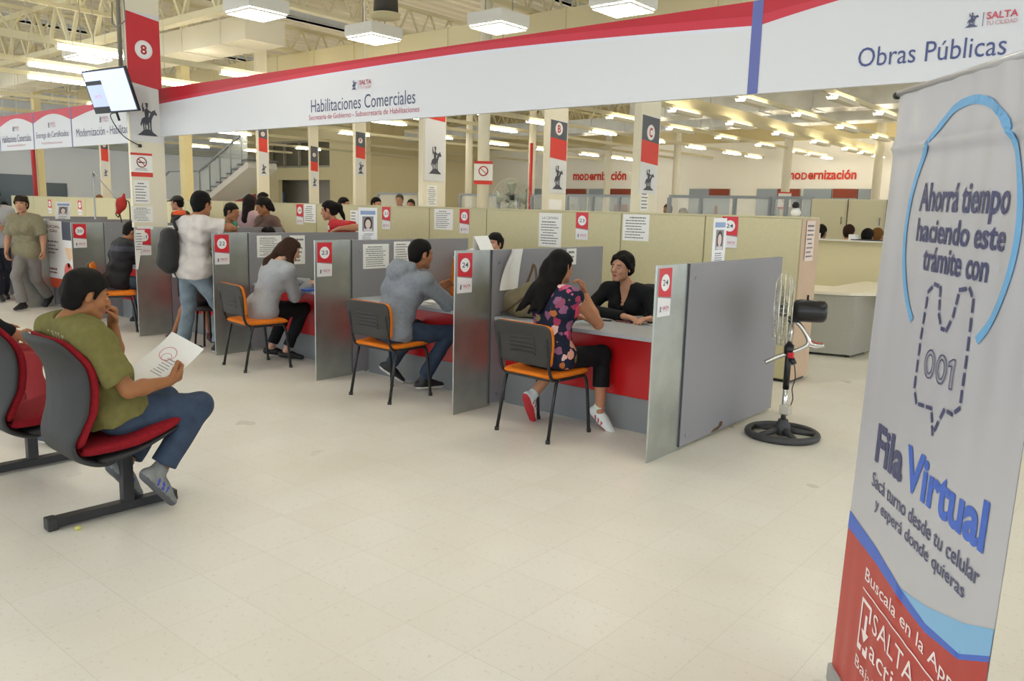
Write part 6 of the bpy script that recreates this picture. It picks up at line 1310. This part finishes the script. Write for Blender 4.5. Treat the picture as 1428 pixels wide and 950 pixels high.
q = at_y(349, 283, 7.25); stand('person with long dark hair and pinkish top behind the brown shirt', q[0], 7.25, q[2], -20, .97, dict(mat=M('#a98b90', .8), sleeve=1.9), fem=True, hair=dict(t=.018, line=.065, back=-.1, col='#1c1414', k=.04, locks=[((0, -.07, 0, .07), (0, -.12, -.28, .06)), ((.05, -.03, 0, .05), (.06, -.08, -.3, .04)), ((-.05, -.03, 0, .05), (-.06, -.08, -.3, .04))]))
q = at_y(367, 288, 6.75); stand('person in brown collared shirt looking down behind the divider', q[0], 6.75, q[2], 178, 1.0, dict(mat=M('#5d443c', .8, noise=.1, nscale=30), sleeve=1.9, neck='collar', g=.02), hyaw=-150, hpitch=-22, fem=True, skin=SK1, build=1.1, res=.008, hair=dict(t=.018, line=.055, back=-.09, col='#1d1513', locks=[((0, -.09, .02, .05), (0, -.11, -.09, .03))]))
q = at_y(368, 275, 9.0); stand('dark-haired head just visible above the person in brown', q[0], 9.0, q[2]-.04, 30, 1.0, dict(mat=blackc, sleeve=1.9), hair=dict(t=.016))
q = at_y(373, 326, 6.25); stand('seated employee whose forehead shows over the divider of station 22', q[0], 6.25, q[2]-.03, 180, .97, dict(mat=M('#8d8f99', .8), sleeve=1.9), hair=dict(t=.014, line=.05))
q = at_y(459, 294, 6.42); stand('person in red polo with tied dark hair leaning on the divider', q[0], 6.42, q[2], -140, .97, dict(mat=M('#c01f2b', .8, noise=.06, nscale=30), sleeve=.75, sg=.02, g=.016, neck='collar', paint=[(M('#e6e2e0', .8), lambda c, x0=q[0]: (np.abs(c[:, 2]-1.325) < .025) & (np.abs((c[:, 0]-x0)*.77+(c[:, 1]-6.42)*.64) < .05) & (((c[:, 0]-x0)*.64-(c[:, 1]-6.42)*.77) > .03))]), hyaw=-125, hpitch=-12, lean=(-.14, -.08), fem=True, skin=SK2, res=.0075,
      arms=dict(elL=A([-7.74, 6.40, 1.345]), wrL=A([-7.83, 6.17, 1.325]), handL=dict(d=(-.4, -.7, -.3), n=(0, 0, -1), t=(-1, .3, 0), curl=.5)), hair=dict(t=.013, line=.065, back=-.06, col='#15100f', locks=[((0, -.10, .05, .04), (0, -.14, .03, .035)), ((0, -.14, .03, .035), (.01, -.17, -.14, .02))]))
q = at_y(690, 339, 7.15); stand('seated employee whose eyes peek over the divider marked 24', q[0], 7.15, q[2]-.01, 178, 1.0, dict(mat=M('#6c7488', .8), sleeve=1.9), skin='#c09176', res=.0072, hair=dict(t=.015, line=.052, back=-.06))
# white jacket over an orange chair
jq = at_y(624, 390, 6.0); JX = jq[0]
oc2 = office_chair('orange office chair with a white jacket over it, behind the hooded person', (JX, 5.98, 0), PI, orange); oc2.scale = (1.12, 1.12, 1.16)
t = thing('white_jacket', 'white jacket draped over the orange chair behind the hooded person', 'jacket', (JX, 6.3, .7)); Fb = Field()
for s_ in (-1, 1): Fb.cone((JX+s_*.24, 6.30, 1.08), (JX+s_*.33, 6.24, .70), .055, .06, .04); Fb.cone((JX, 6.36, 1.12), (JX+s_*.24, 6.32, 1.07), .05, .055, .04)
Fb.ell((JX, 6.40, .9), [Xp, Yp, Zp], A([.31, .05, .29]), .04); V, Q = Fb.mesh(.009, .006); mesh_obj('cloth', V, Q, [M('#dcdad8', .85)], t)
# heads far back, over the cabinets
for (px, py, Y, yaw, topc, hc, lab) in ((480, 283, 9.2, 60, '#3a3440', '#120e0e', 'person with dark tied hair just above the cabinets right of the person in red'), (557, 277, 12, 150, '#e4e2de', '#57524e', 'grey-haired person in white beyond the beige cabinets'), (573, 284, 12.6, 160, '#55504a', '#3a2a24', 'person right of the grey-haired person beyond the cabinets'),
    (525, 283, 9.6, 90, '#2a2a2c', '#16110f', 'dark head low behind the cabinets beside column F'), (795, 290, 16.2, 200, '#8a3a34', '#3a241c', 'reddish-lit head between columns B and C'), (931, 291, 15.2, 190, '#b8a89a', '#5a3a2a', 'brown-haired head seen through the glass beside column C'), (952, 297, 14.6, 190, '#cdbb98', '#6a5a3a', 'fair-haired head low in the glass screen beside column C'),  # head between columns B and C: reddish shirt, dark brown hair
    (1145, 322, 12.45, 8, '#5a5a60', '#1a1512', 'dark head at the left end of the cream ledge'), (1184, 322, 12.98, -5, '#6a5a50', '#3a241a', 'brown-haired head behind the white carton on the cream ledge'), (1210, 328, 12.4, 0, '#40424a', '#141110', 'black-haired head behind the dark folder on the cream ledge'), (1224, 327, 13.0, 10, '#8a7a60', '#7a5428', 'light-brown head nearest the banner stand behind the cream ledge'),
    (138, 277, 9.3, -100, '#8a8a90', '#8a5a40', 'bald-looking reddish head behind the cabinets near the slim pole'), (160, 281, 10.7, -100, '#55555a', '#2a221e', 'dark head low behind the cabinets beside the red bag'), (6, 287, 7.2, 100, '#18181a', '#120e0e', 'dark-haired person in black at the left edge above the divider')):
    q = at_y(px, py, Y); kw = {}
    stand(lab, q[0], Y, q[2]-.03, yaw, .97, dict(mat=M(topc, .8), sleeve=1.9), res=.013, hair=dict(t=.016, col=hc, wr=.001), skin='#b5866a')
# khaki handbag on the counter
q = at_z(714, 443, .746); cb = A([q[0]+.02, 5.10, .87]); t = thing('handbag', 'khaki shoulder bag on the counter left of the person in the floral top', 'bag', (cb[0], cb[1], .746)); Fb = Field()
Fb.ell(cb+A([0, 0, -.02]), [Xp, Yp, Zp], A([.20, .085, .13]), .03); Fb.ell(cb+A([.06, 0, .06]), [nv(A([.8, 0, .45])), Yp, nv(A([-.45, 0, .8]))], A([.16, .07, .09]), .05); Fb.plane((0, 0, .747), (0, 0, -1)); V, Q = Fb.mesh(.007, .006, 34)
mesh_obj('pouch', V, Q, [M('#7d7254', .6, noise=.25, nscale=12, bump=.2, bscale=200)], t)
MB().tube(curve3([tuple(cb+A([.02, 0, .10])), tuple(cb+A([.09, -.01, .24])), tuple(cb+A([.115, -.01, .31])), tuple(cb+A([.135, 0, .25])), tuple(cb+A([.14, 0, .10]))]), .010, n=7).tube(curve3([tuple(cb+A([-.19, -.07, -.115])), tuple(cb+A([-.02, -.10, -.03])), tuple(cb+A([.10, -.09, .06]))]), .008, n=6).build('strap', M('#5f4a35', .6), t)
# lone trainer and lower leg beside the empty red chair
person('person', 'person mostly outside the left edge whose shoe shows under the empty red chair', dict(S=1.0, res=.01, skin=SK1, hip=(-6.25, 1.72, .57), neck=(-6.28, 1.6, 1.07), yaw=5, head=(-6.26, 1.68, 1.24), wrR=(-6.1, 2.05, .68), wrL=(-6.42, 2.05, .68), anR=(-5.62, 2.02, .09), knR=(-5.95, 2.06, .50), anL=(-6.35, 2.1, .09), footR=dict(d=(.9, .25, 0)), top=dict(mat=blackc, sleeve=1.9), bottom=dict(mat=M('#8a1f24', .8)), shoes=dict(mat=M('#4a565e', .7), sole=whitesole), hair=dict(t=.014)))
dup(rc, (-6.28, 1.70, 0), math.radians(-2), 'third red padded waiting chair beyond the left edge of the photo')
